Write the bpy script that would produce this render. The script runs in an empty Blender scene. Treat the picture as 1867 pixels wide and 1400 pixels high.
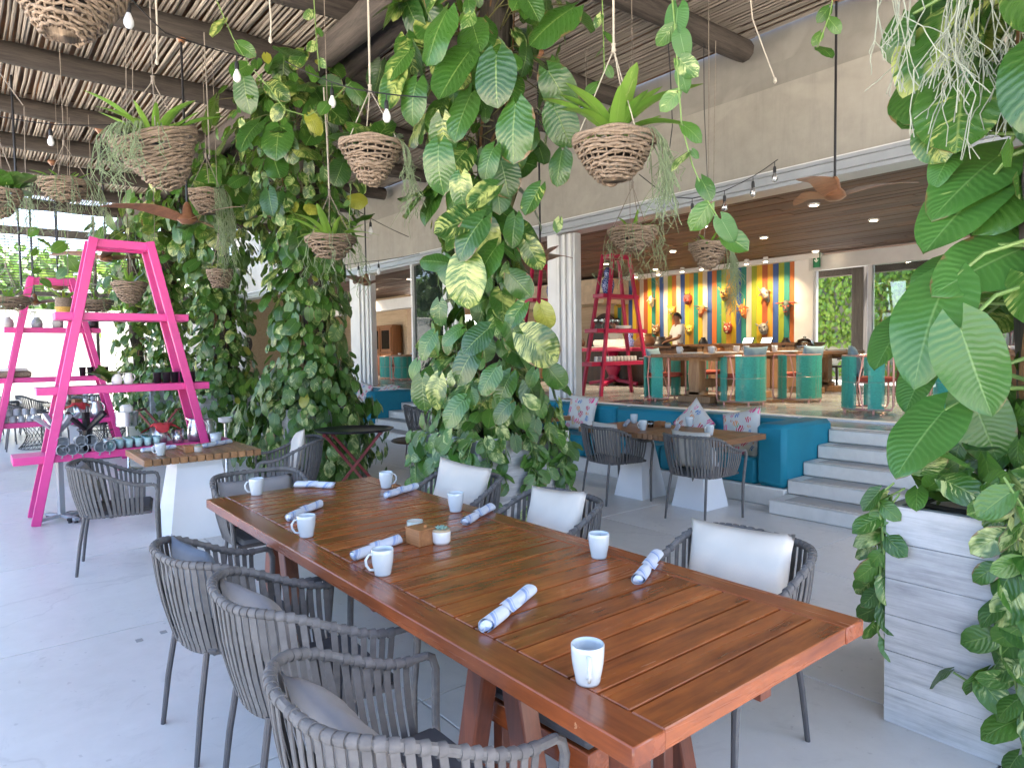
import bpy, bmesh, math, random
import numpy as np
from mathutils import Vector, Matrix

SC = bpy.context.scene
COL = SC.collection
rnd = random.Random(7)
pi = math.pi

# ------------------------------------------------------------------ camera
F_PX, PITCH, ROLL, YAW = 1244.05, 0.0489216, -0.0145297, 2.4665039
EYE = Vector((0, 0, 1.6))
FW = Vector((math.cos(YAW) * math.cos(PITCH), math.sin(YAW) * math.cos(PITCH), -math.sin(PITCH)))
_r = Vector((math.sin(YAW), -math.cos(YAW), 0)); _u = _r.cross(FW)
RT = _r * math.cos(ROLL) + _u * math.sin(ROLL)
UP = -_r * math.sin(ROLL) + _u * math.cos(ROLL)
cam_d = bpy.data.cameras.new('camera'); cam = bpy.data.objects.new('camera', cam_d); COL.objects.link(cam)
cam.matrix_world = Matrix(((RT.x, UP.x, -FW.x, EYE.x), (RT.y, UP.y, -FW.y, EYE.y), (RT.z, UP.z, -FW.z, EYE.z), (0, 0, 0, 1)))
cam_d.sensor_width = 36; cam_d.lens = F_PX / 1867 * 36; cam_d.clip_start = 0.05; cam_d.clip_end = 500
SC.camera = cam

# ------------------------------------------------------------------ world, sun, exposure
SUN_EL, SUN_AZ = math.radians(58), math.radians(78)     # azimuth measured from +x towards +y
wd = bpy.data.worlds.new('World'); SC.world = wd; wd.use_nodes = True
wn = wd.node_tree.nodes; wl = wd.node_tree.links
sky = wn.new('ShaderNodeTexSky'); sky.sky_type = 'NISHITA'; sky.sun_disc = False
sky.sun_elevation = SUN_EL; sky.sun_rotation = math.radians(90) - SUN_AZ
sky.air_density = 0.75; sky.dust_density = 3.5; sky.ozone_density = 0.4
wl.new(sky.outputs[0], wn['Background'].inputs[0]); wn['Background'].inputs[1].default_value = 0.15
sd = bpy.data.lights.new('sun', 'SUN'); sd.energy = 5.0; sd.angle = math.radians(0.53); sd.color = (1, 0.95, 0.87)
so = bpy.data.objects.new('sun', sd); COL.objects.link(so)
_sv = Vector((math.cos(SUN_EL) * math.cos(SUN_AZ), math.cos(SUN_EL) * math.sin(SUN_AZ), math.sin(SUN_EL)))
so.rotation_euler = _sv.to_track_quat('Z', 'Y').to_euler(); so.location = (0, -10, 30)
SC.view_settings.view_transform = 'Standard'; SC.view_settings.look = 'None'
SC.view_settings.exposure = 3.2; SC.view_settings.gamma = 1.0; SC.view_settings.use_curve_mapping = False
SC.render.engine = 'CYCLES'
cy = SC.cycles
cy.use_denoising = True
cy.max_bounces = 7; cy.diffuse_bounces = 4; cy.glossy_bounces = 3; cy.transmission_bounces = 5; cy.transparent_max_bounces = 24
cy.caustics_reflective = False; cy.caustics_refractive = False
cy.sample_clamp_indirect = 6.0

# ------------------------------------------------------------------ pixel of the photograph -> point in the place
def ray(x, y):
    return FW + RT * ((x - 933.5) / F_PX) - UP * ((y - 700.0) / F_PX)
def P(x, y, X=None, Y=None, Z=None, D=None):
    d = ray(x, y)
    t = X / d.x if X is not None else Y / d.y if Y is not None else (Z - EYE.z) / d.z if Z is not None else D
    return EYE + d * t
def V(*a): return Vector(a)

# ------------------------------------------------------------------ mesh builder
class MB:
    def __init__(s): s.v = []; s.f = []; s.uv = None
    def add(s, vs, fs):
        n = len(s.v); s.v.extend([tuple(p) for p in vs]); s.f.extend([tuple(i + n for i in q) for q in fs]); return s
    def box(s, c, d, b=0.0, R=None):
        c = Vector(c); hx, hy, hz = d[0] / 2, d[1] / 2, d[2] / 2
        b = min(b, hx * .9, hy * .9, hz * .9)
        if b <= 0:
            vs = [Vector((x * hx, y * hy, z * hz)) for x in (-1, 1) for y in (-1, 1) for z in (-1, 1)]
            fs = [(0, 1, 3, 2), (4, 6, 7, 5), (0, 4, 5, 1), (2, 3, 7, 6), (0, 2, 6, 4), (1, 5, 7, 3)]
        else:
            vs = []; idx = {}
            for x in (-1, 1):
                for y in (-1, 1):
                    for z in (-1, 1):
                        for k in range(3):
                            q = [x * (hx - b), y * (hy - b), z * (hz - b)]
                            q[k] = (x * hx, y * hy, z * hz)[k]
                            idx[(x, y, z, k)] = len(vs); vs.append(Vector(q))
            fs = []
            for k in range(3):
                o = [i for i in range(3) if i != k]
                for sg in (-1, 1):
                    q = []
                    for (a, bb) in ((-1, -1), (1, -1), (1, 1), (-1, 1)):
                        t = [0, 0, 0]; t[k] = sg; t[o[0]] = a; t[o[1]] = bb
                        q.append(idx[(t[0], t[1], t[2], k)])
                    flip = (sg < 0) != (k == 1)
                    fs.append(tuple(q[::-1]) if flip else tuple(q))
            for k in range(3):
                o = [i for i in range(3) if i != k]
                for a in (-1, 1):
                    for bb in (-1, 1):
                        t0 = [0, 0, 0]; t0[o[0]] = a; t0[o[1]] = bb; t1 = list(t0); t0[k] = -1; t1[k] = 1
                        q = (idx[(*t0, o[0])], idx[(*t1, o[0])], idx[(*t1, o[1])], idx[(*t0, o[1])])
                        # orient outward
                        nrm = (vs[q[1]] - vs[q[0]]).cross(vs[q[2]] - vs[q[0]])
                        out = Vector([0, 0, 0]); out[o[0]] = a; out[o[1]] = bb
                        fs.append(q if nrm.dot(out) > 0 else q[::-1])
            for x in (-1, 1):
                for y in (-1, 1):
                    for z in (-1, 1):
                        q = [idx[(x, y, z, k)] for k in range(3)]
                        nrm = (vs[q[1]] - vs[q[0]]).cross(vs[q[2]] - vs[q[0]])
                        fs.append(tuple(q) if nrm.dot(Vector((x, y, z))) > 0 else tuple(q[::-1]))
        if R is not None: vs = [R @ p for p in vs]
        return s.add([c + p for p in vs], fs)
    def bar(s, p0, p1, w, h, b=0.0, up=(0, 0, 1)):
        p0, p1 = Vector(p0), Vector(p1); y = p1 - p0; L = y.length; y = y / L; u = Vector(up)
        x = y.cross(u)
        if x.length < 1e-4: x = y.cross(Vector((1, 0, 0)))
        x.normalize(); z = x.cross(y)
        R = Matrix((x, y, z)).transposed()
        return s.box((p0 + p1) / 2, (w, L, h), b, R)
    def tube(s, pts, r, n=6, closed=False, cap=True):
        pts = [Vector(q) for q in pts]; m = len(pts)
        rs = r if isinstance(r, (list, tuple)) else [r] * m
        ts = []
        for i in range(m):
            a = pts[(i - 1) % m] if (closed or i > 0) else pts[0]
            c = pts[(i + 1) % m] if (closed or i < m - 1) else pts[-1]
            t = c - a
            ts.append(t.normalized() if t.length > 1e-9 else Vector((0, 0, 1)))
        u = ts[0].orthogonal().normalized(); vs = []
        for i in range(m):
            u = u - ts[i] * u.dot(ts[i])
            u = u.normalized() if u.length > 1e-6 else ts[i].orthogonal().normalized()
            w = ts[i].cross(u)
            for k in range(n):
                a = 2 * pi * k / n
                vs.append(pts[i] + (u * math.cos(a) + w * math.sin(a)) * rs[i])
        fs = []
        for i in range(m if closed else m - 1):
            j = (i + 1) % m
            for k in range(n):
                k2 = (k + 1) % n
                fs.append((i * n + k, i * n + k2, j * n + k2, j * n + k))
        if cap and not closed:
            fs.append(tuple(range(n - 1, -1, -1))); fs.append(tuple((m - 1) * n + k for k in range(n)))
        return s.add(vs, fs)
    def lathe(s, prof, n=20, c=(0, 0, 0), sq=None):
        c = Vector(c); vs = []; m = len(prof)
        for (r, z) in prof:
            for k in range(n):
                a = 2 * pi * k / n
                vs.append(c + Vector((r * math.cos(a) * (sq or 1), r * math.sin(a), z)))
        fs = [(i * n + k, i * n + (k + 1) % n, (i + 1) * n + (k + 1) % n, (i + 1) * n + k) for i in range(m - 1) for k in range(n)]
        if prof[0][0] > 1e-4: fs.append(tuple(range(n - 1, -1, -1)))
        if prof[-1][0] > 1e-4: fs.append(tuple((m - 1) * n + k for k in range(n)))
        return s.add(vs, fs)
    def grid(s, fn, nu, nv, cu=False, cv=False):
        vs = [fn(i / (nu if cu else nu - 1), j / (nv if cv else nv - 1)) for i in range(nu) for j in range(nv)]
        fs = [(i * nv + j, ((i + 1) % nu) * nv + j, ((i + 1) % nu) * nv + (j + 1) % nv, i * nv + (j + 1) % nv)
              for i in range(nu if cu else nu - 1) for j in range(nv if cv else nv - 1)]
        return s.add(vs, fs)
    def xf(s, M):
        s.v = [tuple(M @ Vector(p)) for p in s.v]; return s
    def mesh(s, name, mt=None, smooth=False):
        me = bpy.data.meshes.new(name); me.from_pydata(s.v, [], s.f)
        if smooth:
            me.polygons.foreach_set('use_smooth', [True] * len(me.polygons))
            if smooth != 'all':
                try: me.set_sharp_from_angle(angle=math.radians(38))
                except Exception: pass
        if mt is not None: me.materials.append(mt)
        me.update(); return me
    def ob(s, name, mt=None, parent=None, smooth=True, loc=None, label=None):
        return link(name, s.mesh(name, mt, smooth), parent, loc, label)

KIDS = {}
def link(name, data, parent=None, loc=None, label=None, M=None):
    o = bpy.data.objects.new(name, data); COL.objects.link(o)
    if parent is not None: o.parent = parent; KIDS.setdefault(parent.name, []).append(o)
    if loc is not None: o.location = loc
    if M is not None: o.matrix_local = M
    if label: o['label'] = label
    return o
def tag(o, label, cat, group=None, kind=None):
    if label: o['label'] = label
    if cat: o['category'] = cat
    if group: o['group'] = group
    if kind: o['kind'] = kind
    return o
def thing(name, label, cat, loc=(0, 0, 0), rz=0.0, group=None, scale=None):
    o = bpy.data.objects.new(name, None); COL.objects.link(o); o.empty_display_size = .05
    o.location = loc; o.rotation_euler = (0, 0, rz)
    if scale: o.scale = (scale,) * 3 if not isinstance(scale, tuple) else scale
    return tag(o, label, cat, group)
def structure(o): o['kind'] = 'structure'; return o
def dup(root, label, loc, rz=0.0, group=None, scale=None, mats=None):
    """a copy of a thing with copies of its parts and sub-parts, mesh data shared"""
    r = root.copy(); COL.objects.link(r); r.location = loc; r.rotation_euler = (0, 0, rz); r['label'] = label
    if scale: r.scale = (scale,) * 3 if not isinstance(scale, tuple) else scale
    if group: r['group'] = group
    for ch in KIDS.get(root.name, ()):
        c = ch.copy(); COL.objects.link(c); c.parent = r; KIDS.setdefault(r.name, []).append(c)
        for g in KIDS.get(ch.name, ()):
            d = g.copy(); COL.objects.link(d); d.parent = c; KIDS.setdefault(c.name, []).append(d)
    return r
def frame_M(loc, y, z):
    """matrix with local +Y along y and local +Z near z"""
    y = Vector(y).normalized(); z = Vector(z); z = z - y * z.dot(y)
    z = z.normalized() if z.length > 1e-5 else y.orthogonal().normalized()
    x = y.cross(z)
    M = Matrix((x, y, z)).transposed().to_4x4(); M.translation = loc
    return M

# ------------------------------------------------------------------ materials
MATS = {}
def nd(nt, t, **k):
    n = nt.nodes.new(t)
    for a, b in k.items(): setattr(n, a, b)
    return n
def base(name):
    m = bpy.data.materials.new(name); m.use_nodes = True; nt = m.node_tree
    return m, nt, nt.nodes['Principled BSDF']
def ramp(nt, stops, interp='LINEAR'):
    r = nd(nt, 'ShaderNodeValToRGB'); r.color_ramp.interpolation = interp
    e = r.color_ramp.elements
    while len(e) < len(stops): e.new(0.5)
    for k, (p, c) in enumerate(stops): e[k].position = p; e[k].color = (*c, 1) if len(c) == 3 else c
    return r
def mixc(nt, fac, a, b, mode='MIX'):
    m = nd(nt, 'ShaderNodeMix', data_type='RGBA', blend_type=mode)
    for i, x in ((0, fac), (6, a), (7, b)):
        if isinstance(x, (int, float)): m.inputs[i].default_value = x
        elif isinstance(x, tuple): m.inputs[i].default_value = (*x, 1) if len(x) == 3 else x
        else: nt.links.new(x, m.inputs[i])
    return m.outputs[2]
def math_(nt, op, a, b=None, c=None):
    m = nd(nt, 'ShaderNodeMath', operation=op)
    for i, x in enumerate((a, b, c)):
        if x is None: continue
        if isinstance(x, (int, float)): m.inputs[i].default_value = x
        else: nt.links.new(x, m.inputs[i])
    return m.outputs[0]
def coords(nt, scale=(1, 1, 1), kind='Object', rnd_off=False, rot=(0, 0, 0)):
    t = nd(nt, 'ShaderNodeTexCoord'); mp = nd(nt, 'ShaderNodeMapping'); mp.inputs['Scale'].default_value = scale; mp.inputs['Rotation'].default_value = rot
    nt.links.new(t.outputs[kind], mp.inputs[0])
    if rnd_off:
        oi = nd(nt, 'ShaderNodeObjectInfo'); vm = nd(nt, 'ShaderNodeVectorMath', operation='SCALE')
        cb = nd(nt, 'ShaderNodeCombineXYZ')
        for k, f in enumerate((37.0, 53.0, 71.0)): nt.links.new(math_(nt, 'MULTIPLY', oi.outputs['Random'], f), cb.inputs[k])
        nt.links.new(cb.outputs[0], mp.inputs['Location'])
    return mp.outputs[0]
def noise(nt, vec, scale=5, detail=4, rough=.55, dist=0.0):
    n = nd(nt, 'ShaderNodeTexNoise'); n.inputs['Scale'].default_value = scale; n.inputs['Detail'].default_value = detail
    n.inputs['Roughness'].default_value = rough; n.inputs['Distortion'].default_value = dist
    nt.links.new(vec, n.inputs['Vector']); return n.outputs['Fac']
def bump(nt, bs, h, dist=.002, strength=.5):
    b = nd(nt, 'ShaderNodeBump'); b.inputs['Distance'].default_value = dist; b.inputs['Strength'].default_value = strength
    nt.links.new(h, b.inputs['Height']); nt.links.new(b.outputs[0], bs.inputs['Normal']); return b
def M(name, col, rough=.5, var=.15, sc=6.0, stretch=(1, 1, 1), bmp=0.0, bsc=40.0, metal=0.0, spec=.5, rv=.1, coat=0.0, emis=None, orand=0.0, detail=5):
    """plain surface: colour broken up by noise, roughness by noise, fine bump, optional variation per piece"""
    if name in MATS: return MATS[name]
    m, nt, bs = base(name); L = nt.links
    v = coords(nt, stretch, rnd_off=True)
    n1 = noise(nt, v, sc, detail)
    d = tuple(c * (1 - var) for c in col); l = tuple(min(1, c * (1 + var)) for c in col)
    r = ramp(nt, [(.3, d), (.7, l)]); L.new(n1, r.inputs[0]); out = r.outputs[0]
    if orand:
        oi = nd(nt, 'ShaderNodeObjectInfo')
        hs = nd(nt, 'ShaderNodeHueSaturation'); L.new(out, hs.inputs['Color'])
        L.new(math_(nt, 'MULTIPLY_ADD', oi.outputs['Random'], 2 * orand, 1 - orand), hs.inputs['Value']); out = hs.outputs[0]
    L.new(out, bs.inputs['Base Color'])
    L.new(math_(nt, 'MULTIPLY_ADD', n1, rv, rough - rv / 2), bs.inputs['Roughness'])
    bs.inputs['Metallic'].default_value = metal; bs.inputs['Specular IOR Level'].default_value = spec
    bs.inputs['Coat Weight'].default_value = coat; bs.inputs['Coat Roughness'].default_value = .12
    if bmp: bump(nt, bs, noise(nt, v, bsc, 3), bmp, .6)
    if emis: bs.inputs['Emission Color'].default_value = (*emis[:3], 1); bs.inputs['Emission Strength'].default_value = emis[3]
    MATS[name] = m; return m
def wood(name, dark, light, rough=.45, axis=0, sc=3.0, coat=0.0, orand=.12, bmp=.0008, wear=None, mottle=0.0):
    """grain running along the given local axis"""
    if name in MATS: return MATS[name]
    m, nt, bs = base(name); L = nt.links
    st = [9.0, 9.0, 9.0]; st[axis] = .55
    v = coords(nt, tuple(st), rnd_off=True)
    n1 = noise(nt, v, sc, 6, .6, .6); n2 = noise(nt, v, sc * 6, 3, .6)
    mx = math_(nt, 'MULTIPLY_ADD', n2, .35, math_(nt, 'MULTIPLY', n1, .75))
    if mottle:
        mx = math_(nt, 'MULTIPLY_ADD', math_(nt, 'SUBTRACT', noise(nt, coords(nt, tuple(1.0 if k == axis else 3.0 for k in range(3)), rnd_off=True), 4.0, 5, .65), .5), mottle, mx)
    r = ramp(nt, [(.35, dark), (.72, light)]); L.new(mx, r.inputs[0]); out = r.outputs[0]
    oi = nd(nt, 'ShaderNodeObjectInfo'); hs = nd(nt, 'ShaderNodeHueSaturation'); L.new(out, hs.inputs['Color'])
    L.new(math_(nt, 'MULTIPLY_ADD', oi.outputs['Random'], 2 * orand, 1 - orand), hs.inputs['Value']); out = hs.outputs[0]
    if wear:
        v2 = coords(nt, (1, 1, 1), rnd_off=True)
        w = ramp(nt, [(wear[1], (0, 0, 0)), (wear[1] + .06, (1, 1, 1))]); L.new(noise(nt, v2, 26, 5, .7), w.inputs[0])
        out = mixc(nt, w.outputs[0], out, wear[0])
    L.new(out, bs.inputs['Base Color'])
    L.new(math_(nt, 'MULTIPLY_ADD', n1, .22, rough - .1), bs.inputs['Roughness'])
    bs.inputs['Coat Weight'].default_value = coat; bs.inputs['Coat Roughness'].default_value = .18
    bump(nt, bs, mx, bmp, .6)
    MATS[name] = m; return m
def glass(name, col=(.9, .97, .95), rough=.02, alpha=.25):
    """thin glass: mostly transparent with a clear reflection"""
    if name in MATS: return MATS[name]
    m, nt, bs = base(name); L = nt.links
    tr = nd(nt, 'ShaderNodeBsdfTransparent'); tr.inputs[0].default_value = (*col, 1)
    gl = nd(nt, 'ShaderNodeBsdfGlossy'); gl.inputs['Roughness'].default_value = rough
    fr = nd(nt, 'ShaderNodeFresnel'); fr.inputs[0].default_value = 1.5
    mx = nd(nt, 'ShaderNodeMixShader')
    L.new(math_(nt, 'MULTIPLY_ADD', fr.outputs[0], 1.3, alpha * .25), mx.inputs[0]); L.new(tr.outputs[0], mx.inputs[1]); L.new(gl.outputs[0], mx.inputs[2])
    L.new(mx.outputs[0], nt.nodes['Material Output'].inputs[0]); MATS[name] = m; return m

def leaf_mat(name, dark, light, vein, cream, amount, nveins=11, gloss=.38, trans=.22, curl=2.6, yel=.992):
    """leaf with midrib, slanting side veins and cream streaks that run along the veins; UV u across, v from stalk to tip"""
    m, nt, bs = base(name); L = nt.links
    uv = nd(nt, 'ShaderNodeUVMap'); sp = nd(nt, 'ShaderNodeSeparateXYZ'); L.new(uv.outputs[0], sp.inputs[0])
    oi = nd(nt, 'ShaderNodeObjectInfo'); ge = nd(nt, 'ShaderNodeNewGeometry')
    rn = math_(nt, 'FRACT', math_(nt, 'ADD', oi.outputs['Random'], ge.outputs['Random Per Island']))
    rn2 = math_(nt, 'FRACT', math_(nt, 'MULTIPLY', rn, 17.31))
    rn3 = math_(nt, 'FRACT', math_(nt, 'MULTIPLY', rn, 91.7))
    s = math_(nt, 'ABSOLUTE', math_(nt, 'MULTIPLY_ADD', sp.outputs[0], 2.0, -1.0))
    cb0 = nd(nt, 'ShaderNodeCombineXYZ'); L.new(sp.outputs[0], cb0.inputs[0]); L.new(sp.outputs[1], cb0.inputs[1]); L.new(math_(nt, 'MULTIPLY', rn, 40.0), cb0.inputs[2])
    wob = noise(nt, cb0.outputs[0], 3.0, 3)
    q = math_(nt, 'ADD', math_(nt, 'MULTIPLY_ADD', sp.outputs[1], float(nveins), math_(nt, 'MULTIPLY', s, -curl)), math_(nt, 'MULTIPLY', wob, 1.6))
    patch = ramp(nt, [(.43, (0, 0, 0)), (.58, (1, 1, 1))]); L.new(noise(nt, cb0.outputs[0], 1.9, 2), patch.inputs[0])
    tri = math_(nt, 'PINGPONG', q, 0.5)
    vline = ramp(nt, [(0.0, (1, 1, 1)), (.07, (.25, .25, .25)), (.16, (0, 0, 0))]); L.new(tri, vline.inputs[0])
    mid = ramp(nt, [(.012, (1, 1, 1)), (.05, (0, 0, 0))]); L.new(s, mid.inputs[0])
    cb = nd(nt, 'ShaderNodeCombineXYZ'); L.new(math_(nt, 'MULTIPLY', q, 1.7), cb.inputs[0])
    L.new(math_(nt, 'MULTIPLY', math_(nt, 'MULTIPLY_ADD', sp.outputs[0], 2.0, -1.0), .8), cb.inputs[1]); L.new(math_(nt, 'MULTIPLY', rn, 60.0), cb.inputs[2])
    nz = noise(nt, cb.outputs[0], 1.15, 4, .62)
    thr = math_(nt, 'SUBTRACT', math_(nt, 'MULTIPLY_ADD', math_(nt, 'POWER', rn2, 2.6), amount, -.69), 0.0)
    vg = math_(nt, 'ADD', nz, thr)
    vr = ramp(nt, [(0.0, (0, 0, 0)), (.06, (.75, .75, .75)), (.16, (1, 1, 1))]); L.new(vg, vr.inputs[0])
    fine = noise(nt, cb.outputs[0], 5.0, 3)
    col = mixc(nt, rn3, dark, light)
    col = mixc(nt, math_(nt, 'MULTIPLY', fine, .45), col, light)
    col = mixc(nt, math_(nt, 'MULTIPLY', vline.outputs[0], .16), col, vein)
    col = mixc(nt, math_(nt, 'MULTIPLY', math_(nt, 'MULTIPLY', vr.outputs[0], patch.outputs[0]), .88), col, cream)
    col = mixc(nt, math_(nt, 'MULTIPLY', mid.outputs[0], .7), col, vein)
    rn4 = math_(nt, 'FRACT', math_(nt, 'MULTIPLY', rn, 233.3))      # a few leaves with dry brown margins, a few yellowing
    cb2 = nd(nt, 'ShaderNodeCombineXYZ'); L.new(sp.outputs[0], cb2.inputs[0]); L.new(sp.outputs[1], cb2.inputs[1]); L.new(math_(nt, 'MULTIPLY', rn, 90.0), cb2.inputs[2])
    blot = noise(nt, cb2.outputs[0], 3.2, 4, .6)
    edge = math_(nt, 'ADD', math_(nt, 'MULTIPLY', math_(nt, 'POWER', s, 3.0), .32), math_(nt, 'MULTIPLY', math_(nt, 'POWER', sp.outputs[1], 5.0), .22))
    dry = math_(nt, 'ADD', math_(nt, 'ADD', blot, edge), math_(nt, 'MULTIPLY_ADD', math_(nt, 'POWER', rn4, 3.0), .22, -.985))
    dr = ramp(nt, [(0.0, (0, 0, 0)), (.05, (1, 1, 1))]); L.new(dry, dr.inputs[0])
    col = mixc(nt, dr.outputs[0], col, (.17, .105, .05))
    yl = math_(nt, 'GREATER_THAN', math_(nt, 'FRACT', math_(nt, 'MULTIPLY', rn, 571.0)), yel)
    col = mixc(nt, math_(nt, 'MULTIPLY', yl, .7), col, (.34, .33, .04))
    L.new(col, bs.inputs['Base Color'])
    L.new(math_(nt, 'MULTIPLY_ADD', fine, .2, gloss - .1), bs.inputs['Roughness'])
    bs.inputs['Specular IOR Level'].default_value = .6
    hgt = math_(nt, 'SUBTRACT', math_(nt, 'MULTIPLY', math_(nt, 'SINE', math_(nt, 'MULTIPLY', q, 2 * pi)), -.35), math_(nt, 'MULTIPLY', mid.outputs[0], .8))
    bump(nt, bs, hgt, .004, .4)
    tl = nd(nt, 'ShaderNodeBsdfTranslucent'); L.new(mixc(nt, .55, col, (.35, .55, .06)), tl.inputs[0])
    mx = nd(nt, 'ShaderNodeMixShader'); mx.inputs[0].default_value = trans
    L.new(bs.outputs[0], mx.inputs[1]); L.new(tl.outputs[0], mx.inputs[2]); L.new(mx.outputs[0], nt.nodes['Material Output'].inputs[0])
    MATS[name] = m; return m
# ================================================================== setting: ground, floor, building, pergola
def concrete(name, a, b, rough=.5, bmp=.0012, sc=1.6, spec=.5, form=None):
    if name in MATS: return MATS[name]
    m, nt, bs = base(name); L = nt.links
    v = coords(nt, rnd_off=(name == 'polished concrete floor'))
    n1 = noise(nt, v, sc, 6, .6, .3); n2 = noise(nt, v, sc * 9, 4, .65); n3 = noise(nt, v, sc * .35, 3)
    mx = math_(nt, 'MULTIPLY_ADD', n2, .3, math_(nt, 'MULTIPLY_ADD', n3, .35, math_(nt, 'MULTIPLY', n1, .45)))
    r = ramp(nt, [(.38, a), (.68, b)]); L.new(mx, r.inputs[0]); out = r.outputs[0]
    if name == 'polished concrete floor':   # scuffs, stains and hairline marks
        sc1 = ramp(nt, [(.56, (0, 0, 0)), (.74, (1, 1, 1))]); L.new(noise(nt, v, 3.3, 8, .75, 1.2), sc1.inputs[0])
        out = mixc(nt, math_(nt, 'MULTIPLY', sc1.outputs[0], .38), out, (.36, .355, .34))
        vo = nd(nt, 'ShaderNodeTexVoronoi'); vo.feature = 'DISTANCE_TO_EDGE'; vo.inputs['Scale'].default_value = .24; wp = nd(nt, 'ShaderNodeVectorMath', operation='MULTIPLY_ADD'); nc = nd(nt, 'ShaderNodeTexNoise'); nc.inputs['Scale'].default_value = 1.7; nc.inputs['Detail'].default_value = 6; t_ = nd(nt, 'ShaderNodeTexCoord'); L.new(t_.outputs['Object'], nc.inputs['Vector']); L.new(nc.outputs['Color'], wp.inputs[0]); wp.inputs[1].default_value = (.9, .9, 0); gq = nd(nt, 'ShaderNodeNewGeometry'); L.new(gq.outputs['Position'], wp.inputs[2]); L.new(wp.outputs[0], vo.inputs['Vector'])
        cr = ramp(nt, [(0, (1, 1, 1)), (.0022, (0, 0, 0))]); L.new(vo.outputs['Distance'], cr.inputs[0])
        out = mixc(nt, math_(nt, 'MULTIPLY', cr.outputs[0], .22), out, (.30, .29, .28))
        sp_ = ramp(nt, [(.70, (0, 0, 0)), (.73, (1, 1, 1))]); L.new(noise(nt, v, 21, 2, .5), sp_.inputs[0]); out = mixc(nt, math_(nt, 'MULTIPLY', sp_.outputs[0], .25), out, (.22, .21, .2))
    if name.startswith('grey plaster'):   # rain streaks and trowel patches
        k1 = ramp(nt, [(.52, (0, 0, 0)), (.72, (1, 1, 1))]); L.new(noise(nt, coords(nt, (3.2, 3.2, .22)), 1.6, 6, .7, .4), k1.inputs[0]); out = mixc(nt, math_(nt, 'MULTIPLY', k1.outputs[0], .30), out, (.17, .165, .15))
        k2 = ramp(nt, [(.55, (0, 0, 0)), (.62, (1, 1, 1))]); L.new(noise(nt, coords(nt, (.7, .7, .9)), 1.1, 3, .5, 1.0), k2.inputs[0]); out = mixc(nt, math_(nt, 'MULTIPLY', k2.outputs[0], .22), out, (.44, .42, .37))
    if form:   # board-marked casting: streaks along the given axis
        st = [1.2, 1.2, 16.0]
        f = noise(nt, coords(nt, tuple(st), rnd_off=True), 2.2, 6, .7, .3)
        fr = ramp(nt, [(.42, (0, 0, 0)), (.75, (1, 1, 1))]); L.new(f, fr.inputs[0])
        out = mixc(nt, math_(nt, 'MULTIPLY', fr.outputs[0], .68), out, form)
        mx = math_(nt, 'ADD', mx, math_(nt, 'MULTIPLY', f, .8))
        oi = nd(nt, 'ShaderNodeObjectInfo'); hs = nd(nt, 'ShaderNodeHueSaturation'); L.new(out, hs.inputs['Color'])
        L.new(math_(nt, 'MULTIPLY_ADD', oi.outputs['Random'], .24, .88), hs.inputs['Value']); out = hs.outputs[0]
    L.new(out, bs.inputs['Base Color']); bs.inputs['Specular IOR Level'].default_value = spec
    L.new(math_(nt, 'MULTIPLY_ADD', n1, .25, rough - .12), bs.inputs['Roughness'])
    if bmp: bump(nt, bs, mx, bmp, .5)
    MATS[name] = m; return m
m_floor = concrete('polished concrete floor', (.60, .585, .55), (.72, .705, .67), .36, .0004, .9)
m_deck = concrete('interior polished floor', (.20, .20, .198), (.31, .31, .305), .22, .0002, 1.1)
m_pave = M('sunlit pale sand', (.64, .58, .49), .8, .1, 2)
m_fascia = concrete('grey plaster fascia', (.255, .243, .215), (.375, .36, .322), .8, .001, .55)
m_fascia_shade = concrete('grey plaster fascia shaded', (.20, .193, .175), (.275, .266, .242), .8, .001, .55)  # darker copy of the plaster: shade on the upper band put into the colour
m_step = concrete('pale concrete', (.58, .565, .525), (.72, .70, .655), .6, .001, 2.0)
m_tread = concrete('grey tread', (.28, .28, .275), (.36, .36, .35), .5, .0006, 2.0)
m_board = concrete('board marked concrete', (.36, .365, .37), (.52, .525, .53), .65, .003, 1.2, form=(.15, .155, .16))
m_white = M('white painted metal', (.72, .72, .71), .4, .05, 3)
m_alu = M('pale grey aluminium', (.55, .56, .57), .38, .06, 4, metal=.35)
m_log = wood('dark log', (.018, .014, .012), (.075, .062, .052), .85, 1, 2.2, bmp=.012, orand=.2)
m_logx = wood('dark log lengthwise', (.020, .016, .014), (.085, .07, .06), .85, 0, 2.2, bmp=.012, orand=.2)
m_logz = wood('dark log upright', (.022, .017, .014), (.10, .085, .07), .9, 2, 2.2, bmp=.012, orand=.2)
m_cane = wood('grey roof cane', (.15, .127, .103), (.37, .325, .275), .8, 0, 1.1, bmp=.002, orand=.3)
m_ceil = wood('dark ceiling board', (.038, .020, .012), (.145, .078, .046), .6, 0, 1.4, orand=.35)
m_beige = wood('beige wall board', (.42, .31, .20), (.56, .44, .30), .6, 0, 1.6, orand=.08)
m_wdark = wood('dark hardwood', (.03, .014, .007), (.10, .05, .025), .45, 2, 2.0)

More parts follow.
